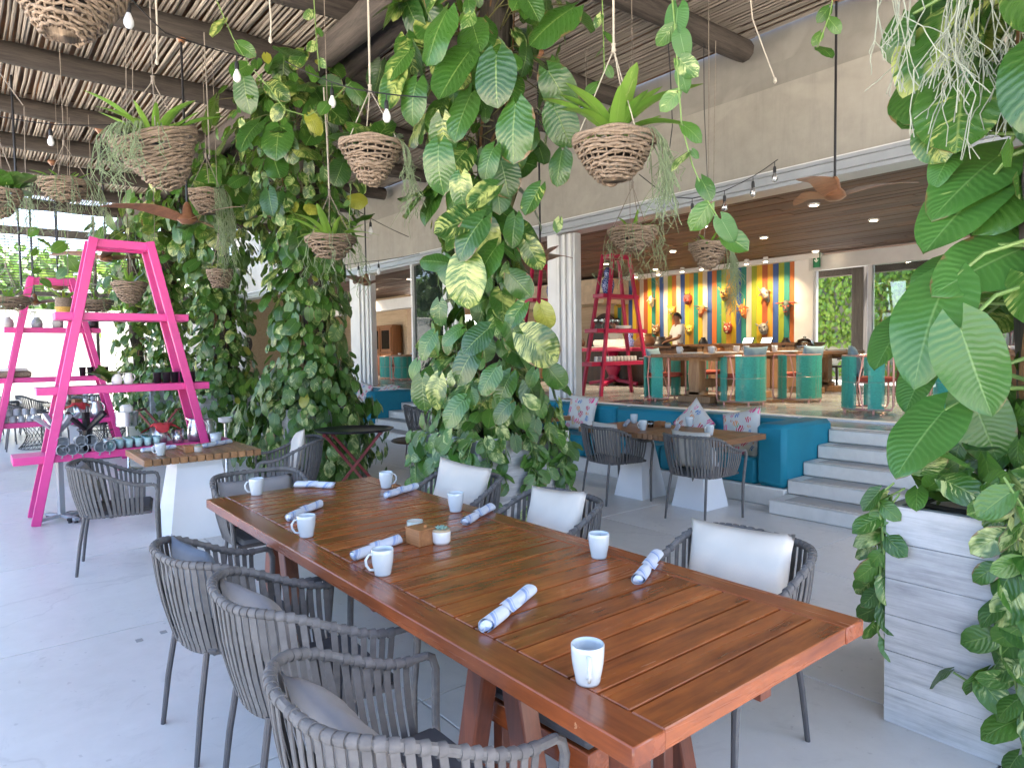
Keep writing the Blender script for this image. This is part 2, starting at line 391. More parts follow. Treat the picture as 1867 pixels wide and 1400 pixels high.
def sheet_mat():
    m, nt, bs = base('orange roof sheet'); L = nt.links
    v = coords(nt, (.5, 2.2, 1)); r = ramp(nt, [(.3, (.06, .03, .016)), (.5, (.17, .078, .032)), (.72, (.34, .155, .055))]); L.new(noise(nt, v, 1.6, 4), r.inputs[0])
    L.new(r.outputs[0], bs.inputs['Base Color']); bs.inputs['Roughness'].default_value = .8
    tl = nd(nt, 'ShaderNodeBsdfTranslucent'); L.new(r.outputs[0], tl.inputs[0]); mx = nd(nt, 'ShaderNodeMixShader'); mx.inputs[0].default_value = .05
    L.new(bs.outputs[0], mx.inputs[1]); L.new(tl.outputs[0], mx.inputs[2]); L.new(mx.outputs[0], nt.nodes['Material Output'].inputs[0]); return m
m_sheet = sheet_mat()

# --- ground and terrace floor (slabs with open joints)
structure(MB().box((0, 0, -.30), (300, 300, .4)).ob('ground', m_pave))
terr = structure(MB().box((-11.5, 2.4, -.088), (31.0, 11.0, .09)).ob('floor', M('dark joint mortar', (.05, .05, .05), .9)))
GX, GY = 1.84, 1.56
slab_me = MB().box((0, 0, 0), (GX - .010, GY - .010, .05), .0012).mesh('slab', m_floor)
for i in range(-11, 4):
    for j in range(-3, 3):
        cx, cyy = -4.5 + GX * (i + .5), 3.13 + GY * (j + .5)
        link('slab', slab_me, terr, (cx, cyy, -.025))
for k in range(2):   # two repair patches
    q = P((254, 298)[k], (1167, 1152)[k], Z=0)
    MB().box((q.x, q.y, .0005), (.045, .035, .003)).ob('patch', m_tread, terr)

# --- raised interior floor
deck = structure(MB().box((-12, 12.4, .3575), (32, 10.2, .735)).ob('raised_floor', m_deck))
MB().box((-12, 7.98, .735), (32, .16, .025), .004).ob('door_track', m_white, deck)
MB().box((-12, 7.265, .715), (32, .05, .03), .004).ob('edge_strip', m_step, deck)

# --- stairs
def stairs(x0, x1, label):
    t = thing('concrete_stairs', label, 'stairs', ((x0 + x1) / 2, 6.6, 0), group='stairs up to the raised floor')
    for k, y in enumerate((5.97, 6.31, 6.61, 6.90, 7.13)):
        z = .1445 * (k + 1)
        y1 = 7.29 if k == 4 else (6.31, 6.61, 6.90, 7.13)[k] + .02
        st = MB().box((0, (y + y1) / 2 - 6.6, z - .0735), (x1 - x0, y1 - y, .142), .012).ob('step', m_step, t)
        MB().box((.06, (y + .03 + y1) / 2 - 6.6, z - .001), (x1 - x0 - .16, y1 - y - .07, .006)).ob('tread', m_tread, st)
    return t
stairs(-3.54, -.35, 'pale concrete steps beside the bench under the striped wall')
stairs(-12.25, -8.95, 'pale concrete steps behind the folding tray stand')

# --- the building
bld = thing('restaurant_building', 'open fronted restaurant with grey plaster fascia and white folding doors', 'building', (-10, 8.05, 0))
def bl(name, mb, mt, label=None): return mb.ob(name, mt, bld, loc=(10, -8.05, 0), label=label)
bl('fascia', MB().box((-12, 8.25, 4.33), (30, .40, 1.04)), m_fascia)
bl('fascia', MB().box((-12, 8.29, 5.0), (30, .40, .30)), m_fascia_shade)
bl('fascia', MB().box((-12, 8.33, 5.65), (30, .40, 1.0)), m_fascia_shade)
m_hdr = M('grey blue header metal', (.36, .385, .41), .35, .08, 3, metal=.3)
hd = bl('door_header', MB().box((-12, 8.21, 3.775), (30, .44, .05), .004).box((-12, 8.24, 3.70), (30, .40, .10), .004).box((-12, 8.27, 3.625), (30, .36, .05), .004), m_hdr)
MB().box((-12, 8.0, 3.795), (30, .03, .012)).ob('rail', m_white, hd)
def folded(xa, xb, n, plain):
    """plain post and a stack of folded door leaves beside it"""
    t = bl('door_post', MB().box(((xa + plain) / 2, 8.13, 2.165), (plain - xa, .15, 2.86), .006), m_white)
    w = (xb - plain) / n
    for k in range(n):
        MB().box((plain + w * (k + .5), 8.12 + (k % 2) * .03, 2.165), (w * .78, .15, 2.80), .008).ob('door_leaf', m_alu if k % 2 else m_white, t)
folded(-9.02, -8.34, 6, -8.78); folded(-16.9, -15.74, 6, -16.45); folded(-12.4, -11.8, 4, -12.1); folded(-1.6, -.6, 5, -1.2)
bl('door_post', MB().box((-13.70, 8.2, 2.165), (.07, .30, 2.86), .006), m_white)
gp = bl('glass_door', MB().box((-13.05, 8.12, 2.165), (1.22, .02, 2.8)), None)
m_gd = M('dark door glass', (.02, .03, .025), .03, .1, 2, spec=.9); m_gd.node_tree.nodes['Principled BSDF'].inputs['Roughness'].default_value = .03
gp.data.materials.append(m_gd)
# interior shell
STR_Y = 15.6
bl('end_wall', MB().box((-17.2, 15.72, 2.2), (7.0, .2, 3.1)), m_beige)
for k in range(12):
    MB().box((-17.2 + 10, 15.60 - 8.05, .735 + .24 * (k + .5)), (6.9, .012, .234), .003).ob('plank', m_beige, bld)
bl('bulkhead', MB().box((-17.4, 15.1, 3.30), (7.2, 1.2, .72)), M('cream plaster', (.60, .50, .37), .7))
bl('vent', MB().box((-15.2, 14.49, 3.28), (.9, .02, .22)), M('dark vent', (.06, .05, .04), .5))
bl('end_wall', MB().box((-27, 13.1, 2.2), (9, .2, 3.1)), m_beige)
for k in range(13):
    MB().box((-25.4 + 10, 12.99 - 8.05, .735 + .23 * (k + .5)), (5.6, .012, .224), .003).ob('plank', m_beige, bld)
bl('bulkhead', MB().box((-24, 11.7, 3.25), (12, .3, .36)), m_white)
bl('curtain_wall', MB().box((-20.5, 13.0, 1.9), (3.0, .08, 2.4)), m_wdark)
for k in range(16):
    MB().box((-21.9 + .19 * k + 10, 12.93 - 8.05, 1.9), (.10, .06, 2.4), .02).ob('curtain_fold', m_wdark, bld)
bl('roof', MB().box((-12, 12.4, 4.6), (32, 8.0, .2)), m_fascia_shade)
bl('side_wall', MB().box((3.6, 12.4, 2.2), (.2, 8.3, 4.6)), m_beige)
bl('side_wall', MB().box((-28.1, 12.4, 2.2), (.2, 8.3, 4.6)), m_beige)
# ceiling boards
bl('ceiling', MB().box((-12, 12.3, 3.80), (31, 7.6, .03)), M('ceiling void', (.02, .012, .008), .9))
ncl = 0
yy_ = 8.50
while yy_ < 15.9:
    xx = -28.0 + rnd.uniform(0, 3)
    w = .205
    while xx < 3:
        l = rnd.uniform(2.0, 4.2) if -17 < xx < -3 else rnd.uniform(7, 10)
        MB().box((xx + l / 2 + 10, yy_ - 8.05, 3.755 + rnd.uniform(-.006, .006)), (l - .008, w - .018, .02), .003).ob('ceiling_board', m_ceil, bld)
        xx += l; ncl += 1
    yy_ += w
# striped wall: one board per painted stripe
SC_ = dict(o=(.58, .16, .03), y=(.72, .47, .02), b=(.03, .09, .32), t=(.02, .24, .20), w=(.68, .60, .50), g=(.33, .40, .03), a=(.70, .33, .04), r=(.42, .10, .03))
seq = 'y t g a b y o w r y t a b w g o w b y a t y w b o t g a y b t w g y r a b g t o'.split()
sm = {k: wood('stripe paint ' + k, tuple(x * .62 for x in c), tuple(x * .8 for x in c), .6, 2, 1.5, orand=.05, bmp=.001) for k, c in SC_.items()}
sw = thing('striped_wall', 'wall of boards painted in orange, yellow, blue, green and white stripes', 'wall', (-11.2, STR_Y, .735))
xs = -14.4; dx = (8.55 - 14.4) / len(seq)
for k, c in enumerate(seq):
    w = -dx
    MB().box((xs + w * (k + .5) + 11.2, rnd.uniform(-.004, .004), 1.47), (w - .004, .06, 2.92), .002).ob('painted_board', sm[c], sw)
bl('cornice', MB().box((-11.2, 15.52, 3.70), (6.6, .26, .14)), m_white)
bl('pier', MB().box((-8.32, 15.62, 2.2), (.46, .2, 2.94)), m_white)
# window wall right of the stripes, doors open to the garden
wwx = [-8.08, -6.82, -4.9, -3.2, -1.6, 0.0, 1.6, 3.4]
for k, x in enumerate(wwx):
    bl('mullion', MB().box((x, 15.6, 2.05), (.10, .12, 2.66), .006), m_alu)
bl('window_head', MB().box((-2.3, 15.6, 3.52), (11.8, .16, .34), .006), m_alu)
m_pane = glass('window glass', (.86, .93, .90), .01, .3)
for k in (1, 2, 3, 4, 5, 6):
    bl('pane', MB().box(((wwx[k] + wwx[k + 1]) / 2, 15.62, 2.05), (wwx[k + 1] - wwx[k] - .1, .012, 2.6)), m_pane)
# downlights in the ceiling and wall washers
m_lamp = M('lit lamp', (1, .9, .7), .5, emis=(1, .78, .48, 9))
dl = [(1283, 411), (1393, 432), (1593, 400), (1680, 424), (1487, 457), (1227, 457), (1195, 490), (1484, 372), (746, 508), (1140, 470), (1105, 480)]
for q in dl:
    c = P(*q, Z=3.74)
    lp = tag(MB().lathe([(.085, 0), (.085, .03), (.06, .035), (.0, .035)], 16, (0, 0, 0)).ob('downlight', m_white, loc=(c.x, c.y, 3.715)), 'small round lit downlight set in the dark timber ceiling', 'lamp', 'round downlights in the timber ceiling')
    MB().lathe([(0, -.003), (.055, -.003), (.055, .0)], 14).ob('bulb', m_lamp, lp)
for k, x in enumerate((-14.0, -12.9, -12.1, -11.3, -10.7, -9.4, -8.9)):
    sp = tag(MB().lathe([(.05, 0), (.06, .10), (.05, .12), (0, .12)], 12).ob('spotlight', m_white, loc=(x, STR_Y - .75, 3.60)), 'lit spotlight on the ceiling above the striped wall', 'lamp', 'spotlights washing the striped wall')
    MB().lathe([(0, -.002), (.045, -.002), (.045, .0)], 12).ob('bulb', m_lamp, sp)
    ld = bpy.data.lights.new('spot', 'SPOT'); ld.energy = 26; ld.color = (1, .74, .42); ld.spot_size = math.radians(95); ld.spot_blend = .8; ld.shadow_soft_size = .05
    lo = link('spot_beam', ld, sp, (0, 0, -.02)); lo.rotation_euler = (math.radians(28), 0, 0)
for k, (x, y) in enumerate(((-7.2, 10.8), (-11.0, 11.6), (-14.5, 12.6), (-4.5, 11.0), (-22.5, 11.2))):
    ld = bpy.data.lights.new('spot', 'SPOT'); ld.energy = 105; ld.color = (1, .80, .55); ld.spot_size = math.radians(130); ld.spot_blend = 1; ld.shadow_soft_size = .06
    link('downlight_beam', ld, bld, (x + 10, y - 8.05, 3.70))
sg = tag(MB().box((0, 0, 0), (.16, .03, .34), .005).ob('exit_sign', M('green sign', (.01, .16, .07), .5), loc=P(1489, 474, Y=15.45)), 'small green exit sign with white arrow beside the window', 'sign')
ar = MB().bar((0, -.018, .06), (0, -.018, -.02), .025, .004, up=(0, 1, 0)).bar((0, -.018, -.05), (.045, -.018, 0), .022, .004, up=(0, 1, 0)).bar((0, -.018, -.05), (-.045, -.018, 0), .022, .004, up=(0, 1, 0))
ar.ob('arrow', M('white sign print', (.8, .85, .8), .5), sg)

# --- pergola
per = thing('pergola', 'open pergola roof of dark logs and grey canes over the terrace', 'pergola', (-9, 3.3, 0))
def log(name, p0, p1, r, mt, seg=14, nn=10, wob=.02, org=(-9, 3.3, 0)):
    p0, p1 = Vector(p0), Vector(p1); pts = []; rr = []
    for k in range(seg + 1):
        t = k / seg; q = p0.lerp(p1, t); q += Vector((rnd.gauss(0, wob), rnd.gauss(0, wob), rnd.gauss(0, wob * .6)))
        pts.append(q - Vector(org)); rr.append(r * rnd.uniform(.93, 1.07))
    return MB().tube(pts, rr, nn).ob(name, mt, per)
BEAMX = [2.9, .95, -1.1, -3.05, -5.05, -7.1, -8.65, -10.58, -12.75, -14.7, -16.6, -18.6, -20.6]
for x in BEAMX: log('beam', (x, -1.4, 5.36), (x + rnd.uniform(-.05, .05), 7.93, 5.36), .135, m_log)
for yg, zg in ((3.38, 5.05), (3.78, 5.12)):
    for xa, xb in ((-21, -14.6), (-14.7, -8.3), (-8.5, -2.4), (-2.5, 1.5)): log('girder', (xa, yg, zg), (xb, yg, zg), .165, m_logx, 10)
for xa, xb in ((-21, -12), (-12, -4), (-4, 1.5)): log('girder', (xa, -1.0, 5.05), (xb, -1.0, 5.05), .15, m_logx, 10)
POSTX = [-.77, -4.6, -8.45, -12.3, -16.1, -19.9]
for x in POSTX: log('post', (x, 3.50, 0), (x + rnd.uniform(-.06, .06), 3.52, 5.0), .135, m_logz, 14)
for x in (2.4, -8.45, -19.9): log('post', (x, -1.2, 0), (x, -1.0, 5.0), .13, m_logz, 10)
cane_meshes = []
for k in range(6):
    r2 = random.Random(k); L = 8.2; pts = []
    for i in range(15): pts.append(Vector((-L / 2 + L * i / 14, r2.gauss(0, .006), r2.gauss(0, .005))))
    cane_meshes.append(MB().tube(pts, [.0185 * r2.uniform(.85, 1.2) for _ in pts], 6).mesh('cane', m_cane, True))
yv = -1.35; cnt = 0; rest = MB()
while yv < 8.0:
    for xc in (-17.2, -9.1, -1.2):
        q = V(xc + rnd.uniform(-.15, .15) + 9, yv + rnd.gauss(0, .008) - 3.3, 5.525 + rnd.uniform(-.012, .012))
        if cnt < 300 and yv > .15:
            o = link('cane', cane_meshes[rnd.randrange(6)], per, q); o.rotation_euler = (rnd.uniform(0, 6), 0, rnd.gauss(0, .0035)); cnt += 1
        else:
            rest.tube([q + V(-4.1, 0, 0), q, q + V(4.1, 0, 0)], .0185, 5)
    yv += .056
if rest.v: rest.ob('canes', m_cane, per)['kind'] = 'stuff'
for i in range(len(BEAMX) - 1):
    xa, xb = BEAMX[i + 1], BEAMX[i]
    for j, (ya, yb) in enumerate(((-1.4, 1.8), (1.7, 4.95), (4.85, 8.10))):
        MB().box(((xa + xb) / 2 + 9, (ya + yb) / 2 - 3.3, 5.575 + .014 * ((i + j) % 2) + .03 * (j == 1)), (xb - xa + rnd.uniform(.03, .08), yb - ya, .01)).ob('roof_sheet', m_sheet, per)

# --- far end: screen of slats, white wall, greenery beyond
scr = thing('slat_screen', 'screen of thin dark slats under the roof at the far end', 'screen', (-21.2, 1.5, 0))
m_slat = M('dark slat', (.05, .045, .04), .7, .2)
for k in range(20): MB().box((0, 0, 3.32 + .068 * k), (.03, 8.0, .020), .003).ob('slat', m_slat, scr)
for y in (-3.9, -1.3, 1.3, 3.9): MB().box((.03, y, 2.65), (.07, .07, 5.3), .004).ob('frame_post', m_slat, scr)
MB().box((.02, 0, 3.22), (.10, 8.0, .12), .004).ob('rail', m_slat, scr)
MB().box((.02, 0, 4.78), (.12, 8.0, .20), .004).ob('rail', m_slat, scr)
tag(MB().box((-25.5, 1.0, 1.5), (.25, 14.0, 3.0), .01).box((-25.5, 1.0, 3.03), (.33, 14.0, .06), .01).ob('boundary_wall', M('white render', (.50, .50, .47), .8, .05, 1.2)), 'plain white rendered wall in daylight beyond the terrace', 'wall')
tag(MB().box((-24.6, -.62, 1.25), (.12, 2.4, 2.5), .01).ob('gate_panel', M('pale teal panel', (.35, .56, .55), .5)), 'pale teal panel standing before the white wall', 'panel')
# ================================================================== furniture
m_strap = M('grey woven strap', (.118, .113, .11), .75, .18, 30, bmp=.0006, bsc=300, orand=.14)
m_rail = M('grey strap wrapped rail', (.132, .127, .123), .75, .2, 40, bmp=.0006, bsc=260)
m_leg = M('dark grey metal leg', (.085, .082, .086), .42, .1, 5, metal=.2)
m_seat = M('charcoal seat fabric', (.085, .085, .09), .9, .15, 20, bmp=.0008, bsc=400)
m_cream = M('cream cushion fabric', (.60, .555, .485), .85, .07, 3, bmp=.004, bsc=14)
m_greyc = M('grey cushion fabric', (.225, .215, .212), .88, .14, 4, bmp=.004, bsc=16)
m_teak = wood('glossy red brown table wood', (.130, .029, .008), (.370, .100, .023), .25, 1, 1.3, coat=.25, orand=.20, bmp=.00012, wear=((.46, .25, .14), .70), mottle=.6)
m_teakx = wood('glossy red brown table wood lengthwise', (.150, .036, .012), (.310, .082, .025), .25, 0, 1.3, coat=.25, orand=.06, bmp=.00012, wear=((.50, .27, .14), .70), mottle=.6)
m_teakz = wood('red brown leg wood', (.07, .018, .008), (.19, .052, .022), .4, 2, 2.0, orand=.08)
m_oak = wood('warm brown table wood', (.17, .075, .028), (.36, .185, .075), .36, 0, 1.6, coat=.1, orand=.22, bmp=.0003)
m_oaky = wood('warm brown table wood across', (.14, .06, .022), (.32, .155, .06), .36, 1, 1.6, coat=.1, orand=.2, bmp=.0003)
m_whitep = M('white pedestal paint', (.74, .76, .78), .38, .05, 2)

def smooth(t): t = max(0., min(1., t)); return t * t * (3 - 2 * t)
def upath(u, hx, yf, yc, ry):
    """U-shaped plan: arm, half ellipse round the back, arm"""
    arm = yf - yc; half = pi * (hx + ry) / 2; tot = 2 * arm + half; d = u * tot
    if d < arm: return V(hx, yf - d, 0)
    if d > arm + half: return V(-hx, yc + (d - arm - half), 0)
    a = (d - arm) / half * pi
    c, s = math.cos(a), math.sin(a); e = .72
    return V(hx * math.copysign(abs(c) ** e, c), yc - ry * abs(s) ** e, 0)
def rail_pt(u):
    p = upath(u, .300, .25, -.03, .275); p.z = .645 + .150 * smooth((.20 - p.y) / .46); return p
def low_pt(u):
    p = upath(u, .245, .23, -.03, .205); p.z = .43; return p
def make_chair(label, loc, rz, group):
    t = thing('woven_armchair', label, 'chair', loc, rz, group)
    N = 40
    fr = MB().tube([rail_pt(i / 48) for i in range(49)], .0135, 8)
    for sx in (0, 1):
        a = rail_pt(sx); s = 1 if sx == 0 else -1
        fr.tube([a, a + V(0, .022, -.012), a + V(0, .034, -.05), V(s * .287, .272, .43), V(s * .275, .275, .30), V(s * .268, .28, 0)], [.0135, .0135, .0135, .0135, .0125, .0105], 8)
    fr.ob('rail', m_rail, t)
    MB().tube([low_pt(i / 40) for i in range(41)], .012, 8).bar((-.245, .23, .43), (.245, .23, .43), .02, .02).ob('seat_frame', m_leg, t)
    for s in (-1, 1):
        MB().tube([V(s * .19, -.20, .43), V(s * .205, -.235, .22), V(s * .215, -.262, 0)], [.0125, .0125, .0105], 8).ob('leg', m_leg, t)
        MB().tube([V(s * .272, .276, .34), V(s * .268, .28, .006)], [.0142, .0118], 8).ob('leg', m_leg, t)
    for k in range(N):
        u = (k + .5) / N; u = .035 + u * .93
        a, b = low_pt(u), rail_pt(u); du = .006
        tg = (rail_pt(u + du) - rail_pt(u - du)); tg.z *= .3; tg.normalize()
        out = V(tg.y, -tg.x, 0); out = out if out.dot(V(b.x, b.y + .05, 0)) > 0 else -out
        mb = MB(); w = .0104
        sec = []
        for j in range(6):
            f = j / 5; q = a.lerp(b, f) + out * (.012 * math.sin(pi * f) + .0125 - .002 * f)
            sec.append(q)
        vs = []
        for q in sec: vs += [q - tg * w, q + tg * w, q + tg * w - out * .004, q - tg * w - out * .004]
        fs = []
        for j in range(5):
            for e in range(4): fs.append((j * 4 + e, j * 4 + (e + 1) % 4, j * 4 + 4 + (e + 1) % 4, j * 4 + 4 + e))
        mb.add(vs, fs)
        mb.tube([b - tg * w * 1.12, b, b + tg * w * 1.12], [.0164, .0170, .0164], 12)
        mb.tube([a - tg * w, a + tg * w], .0145, 6)
        mb.ob('strap', m_strap, t)
    for k in range(3):   # in-between wraps on the arms are part of the rail; seat below
        pass
    MB().box((0, .02, .438), (.46, .44, .05), .02).ob('seat', m_seat, t)
    return t
GCH = 'grey strap armchairs on the terrace'
chair0 = make_chair('grey strap armchair with grey cushion, standing in front at the long table', (-1.52, .845, 0), 0, GCH)
def chair(label, x, y, rz, z=0): return dup(chair0, label, (x, y, z), math.radians(rz), GCH)
chair('middle grey strap armchair of the three along the near long side of the table', -2.36, .93, -3)
chair('grey strap armchair with denim blue grey cushion beside the long table', -3.03, .885, 4)
chair('grey strap armchair at the head of the long table, under the far mug', -4.47, 1.50, -90)
chair('grey strap armchair with cream cushion before the vine planter', -3.60, 2.34, 186)
chair('grey strap armchair with cream cushion between the planter and the succulent', -2.72, 2.33, 178)
chair('grey strap armchair with cream cushion nearest the big concrete planter', -1.60, 2.36, 176)
chair('lone grey strap armchair seen from its side before the pink ladder shelf', -5.97, .87, -12)
chair('grey strap armchair with cream cushion behind the small square table', -6.28, 2.33, 163)
chair('grey strap armchair seen from behind at the left bench table', -4.95, 5.33, -10)
chair('grey strap armchair seen from behind beside the blue bench arm', -3.87, 5.36, 2)
chair('grey strap armchair half hidden behind the middle vine planter', -8.75, 5.35, -10)

# cushions ---------------------------------------------------------------
def cushion_mesh(w, h, t, seed, mt, name='cushion'):
    r2 = random.Random(seed); ph = [r2.uniform(0, 6) for _ in range(6)]
    def f(sg):
        def g(u, v):
            a, b = 2 * u - 1, 2 * v - 1
            pin = 1 - .07 * (abs(a) ** 2) * (1 - abs(b) ** 3) - 0
            x = a * w / 2 * (1 - .06 * (1 - b * b)); z = b * h / 2 * (1 - .06 * (1 - a * a))
            e = max(0, (1 - abs(a) ** 2.6)) ** .6 * max(0, (1 - abs(b) ** 2.6)) ** .6
            y = sg * t / 2 * e * (1 + .10 * math.sin(4 * a + ph[0]) * math.sin(3 * b + ph[1])) + .006 * math.sin(7 * a + 5 * b + ph[2]) * e + .012 * math.sin(2 * a + ph[3])
            return V(x, y, z)
        return g
    mb = MB(); mb.grid(f(1), 15, 15); n = len(mb.v); mb.grid(f(-1), 15, 15)
    mb.f = [q[::-1] if q[0] >= n else q for q in mb.f]
    me = mb.mesh(name, mt, 'all'); bm = bmesh.new(); bm.from_mesh(me); bmesh.ops.remove_doubles(bm, verts=bm.verts, dist=.0005); bmesh.ops.recalc_face_normals(bm, faces=bm.faces); bm.to_mesh(me); bm.free()
    me.polygons.foreach_set('use_smooth', [True] * len(me.polygons)); return me
def cushion(label, loc, rz, lean, mt, w=.46, h=.34, t=.13, seed=1, roll=0, group=None, name='cushion'):
    o = link(name, cushion_mesh(w, h, t, seed, mt))
    tag(o, label, 'cushion', group)
    o.matrix_world = Matrix.Translation(loc) @ Matrix.Rotation(math.radians(rz), 4, 'Z') @ Matrix.Rotation(math.radians(lean), 4, 'X') @ Matrix.Rotation(math.radians(roll), 4, 'Y')
    return o
GCU = 'cushions on the grey strap armchairs'
m_denim = M('blue grey cushion fabric', (.13, .15, .18), .9, .12, 6, bmp=.0008, bsc=420)
cushion('grey cushion leaning in the armchair at the front of the picture', V(-1.55, .73, .585), 6, 30, m_greyc, .46, .40, .13, 3, 0, GCU)
cushion('grey cushion in the middle armchair beside the long table', V(-2.44, .80, .60), 4, 24, m_greyc, .42, .38, .12, 4, 5, GCU)
cushion('denim blue grey cushion with a stitched hem in an armchair', V(-3.06, .745, .645), 3, 16, m_denim, .42, .36, .11, 5, 0, GCU)
cushion('long grey cushion in the armchair at the head of the table', V(-4.64, 1.50, .61), 90, -8, m_greyc, .50, .32, .12, 6, 0, GCU)
cushion('cream cushion in the armchair in front of the vine planter', V(-3.60, 2.43, .685), 190, 14, m_cream, .46, .42, .13, 7, -4, GCU)
cushion('cream cushion in the armchair beside the succulent pot', V(-2.70, 2.43, .66), 176, 16, m_cream, .48, .40, .13, 8, 5, GCU)
cushion('cream cushion in the armchair close to the concrete planter', V(-1.62, 2.48, .655), 174, 14, m_cream, .52, .40, .13, 9, 4, GCU)
cushion('cream cushion in the armchair behind the small square table', V(-6.27, 2.42, .68), 160, 12, m_cream, .44, .42, .12, 10, 8, GCU)
cushion('small taupe cushion in the lone side-on armchair', V(-6.05, .68, .635), -12, 18, m_greyc, .38, .34, .12, 11, 0, GCU)
cushion('cream cushion tucked in the armchair at the left bench table', V(-4.93, 5.20, .66), -10, 8, m_cream, .42, .36, .11, 12, 0, GCU)
cushion('cream cushion tucked in the armchair next to the blue bench arm', V(-3.87, 5.22, .66), 2, 8, m_cream, .42, .36, .11, 13, 0, GCU)

# long table ---------------------------------------------------------------
TX0, TX1, TY0, TY1, TZ = -4.25, -.95, 1.077, 2.15, .75
tb = thing('long_table', 'long glossy red-brown plank table set with white mugs and rolled napkins', 'table', (-2.6, 1.61, 0))
def tl(name, mb, mt): return mb.ob(name, mt, tb, loc=(2.6, -1.61, 0))
def lt(c): return (c[0] + 2.6, c[1] - 1.61, c[2])
for y in (TY0 + .055, TY1 - .055):
    MB().box((0, 0, 0), (TX1 - TX0, .11, .052), .004).ob('rail', m_teakx, tb, loc=lt(((TX0 + TX1) / 2, y, TZ - .026)))
npl = 31; pw = (TX1 - TX0 - .002) / npl
pl_me = [MB().box((0, 0, 0), (pw - .0085, TY1 - TY0 - .228, .034), .0022).mesh('plank', m_teak) for _ in range(1)]
end_me = MB().box((0, 0, 0), (pw - .0065, TY1 - TY0 - .221, .052), .003).mesh('end_plank', m_teak)
for k in range(npl):
    x = TX0 + .001 + pw * (k + .5)
    if k in (0, npl - 1): link('plank', end_me, tb, lt((x, (TY0 + TY1) / 2, TZ - .0262)))
    else: link('plank', pl_me[0], tb, lt((x, (TY0 + TY1) / 2, TZ - .0175 + rnd.uniform(-.0008, .0006))))
MB().box((0, 0, 0), (TX1 - TX0 - .25, TY1 - TY0 - .2, .006)).ob('gap_shade_board', m_wdark, tb, loc=lt((-2.6, 1.613, TZ - .043)))  # added dark sheet, stops bright floor showing through the plank gaps
MB().box((0, 0, 0), (TX1 - TX0 - .02, .05, .028)).ob('under_rail', m_teakz, tb, loc=lt((-2.6, 1.61, TZ - .062)))
for xc in (-1.68, -3.6):
    for y in (1.28, 1.94):
        for s in (-1, 1):
            MB().bar((0, 0, 0), (s * .16, 0, -.70), .085, .07, .006, up=(0, 1, 0)).ob('leg', m_teakz, tb, loc=lt((xc + s * .06, y, TZ - .05)))
    MB().box((0, 0, 0), (.16, .78, .05), .004).ob('cross_beam', m_teakz, tb, loc=lt((xc, 1.61, TZ - .079)))
MB().bar((0, 0, 0), (.02, 0, -.69), .085, .07, .006, up=(0, 1, 0)).ob('leg', m_teakz, tb, loc=lt((-1.10, 1.23, TZ - .056)))
st_ = thing('wooden_stool', 'wooden stool with a dark padded seat pushed under the long table', 'stool', (-1.62, 1.58, 0), .05)
MB().box((0, 0, .445), (.46, .44, .05), .018).ob('seat', m_seat, st_); MB().box((0, 0, .375), (.45, .43, .08), .004).ob('apron', m_teakx, st_)
for sx in (-1, 1):
    for sy in (-1, 1): MB().box((sx * .195, sy * .185, .17), (.05, .05, .34), .004).ob('leg', m_teakz, st_)

# square tables on tapered white pedestals -----------------------------------
def square_table(label, x0, x1, y0, y1, z, axis, n, ped, base_=.40, top_=.16):
    c = V((x0 + x1) / 2, (y0 + y1) / 2, 0)
    t = thing('pedestal_table', label, 'table', c, 0, 'wooden tables on white tapered pedestals')
    for k in range(n):
        if axis == 0: d = (x1 - x0, (y1 - y0) / n - .008, .055); q = (0, (y0 - c.y) + (y1 - y0) / n * (k + .5), z - .0275)
        else: d = ((x1 - x0) / n - .008, y1 - y0, .055); q = ((x0 - c.x) + (x1 - x0) / n * (k + .5), 0, z - .0275)
        MB().box((0, 0, 0), d, .003).ob('plank', m_oak if axis == 0 else m_oaky, t, loc=q)
    px_, py_ = ped[0] - c.x, ped[1] - c.y; b, a = base_ / 2, top_ / 2
    mb = MB(); vs = [V(px_ + sx * r, py_ + sy * r, zz) for zz, r in ((0, b), (.62, a * 1.25), (z - .058, a * 1.25)) for sx, sy in ((-1, -1), (1, -1), (1, 1), (-1, 1))]
    mb.add(vs, [(3, 2, 1, 0), (8, 9, 10, 11)] + [(l + e, l + (e + 1) % 4, l + 4 + (e + 1) % 4, l + 4 + e) for l in (0, 4) for e in range(4)])
    mb.ob('pedestal', m_whitep, t, smooth=False)
    MB().box((px_, py_, z - .064), (.5, .5, .012), .003).ob('top_plate', m_whitep, t)
    return t
square_table('small square table of end-grain blocks on a white pedestal by the pink ladder', -7.02, -6.18, 1.10, 2.05, .75, 0, 14, (-6.58, 1.58), .56, .30)
square_table('left bench table with two place settings beside the blue bench', -5.42, -4.51, 5.27, 6.10, .75, 1, 13, (-4.92, 5.72))
square_table('right bench table close to the blue bench arm', -4.505, -3.64, 5.27, 6.10, .75, 1, 13, (-4.18, 5.77))
square_table('bench table half hidden behind the middle vine', -7.3, -6.35, 5.27, 6.05, .75, 1, 13, (-6.8, 5.7))
square_table('bench table beside the far blue bench, mostly hidden by vines', -13.9, -12.9, 5.2, 6.0, .75, 1, 12, (-13.4, 5.6))

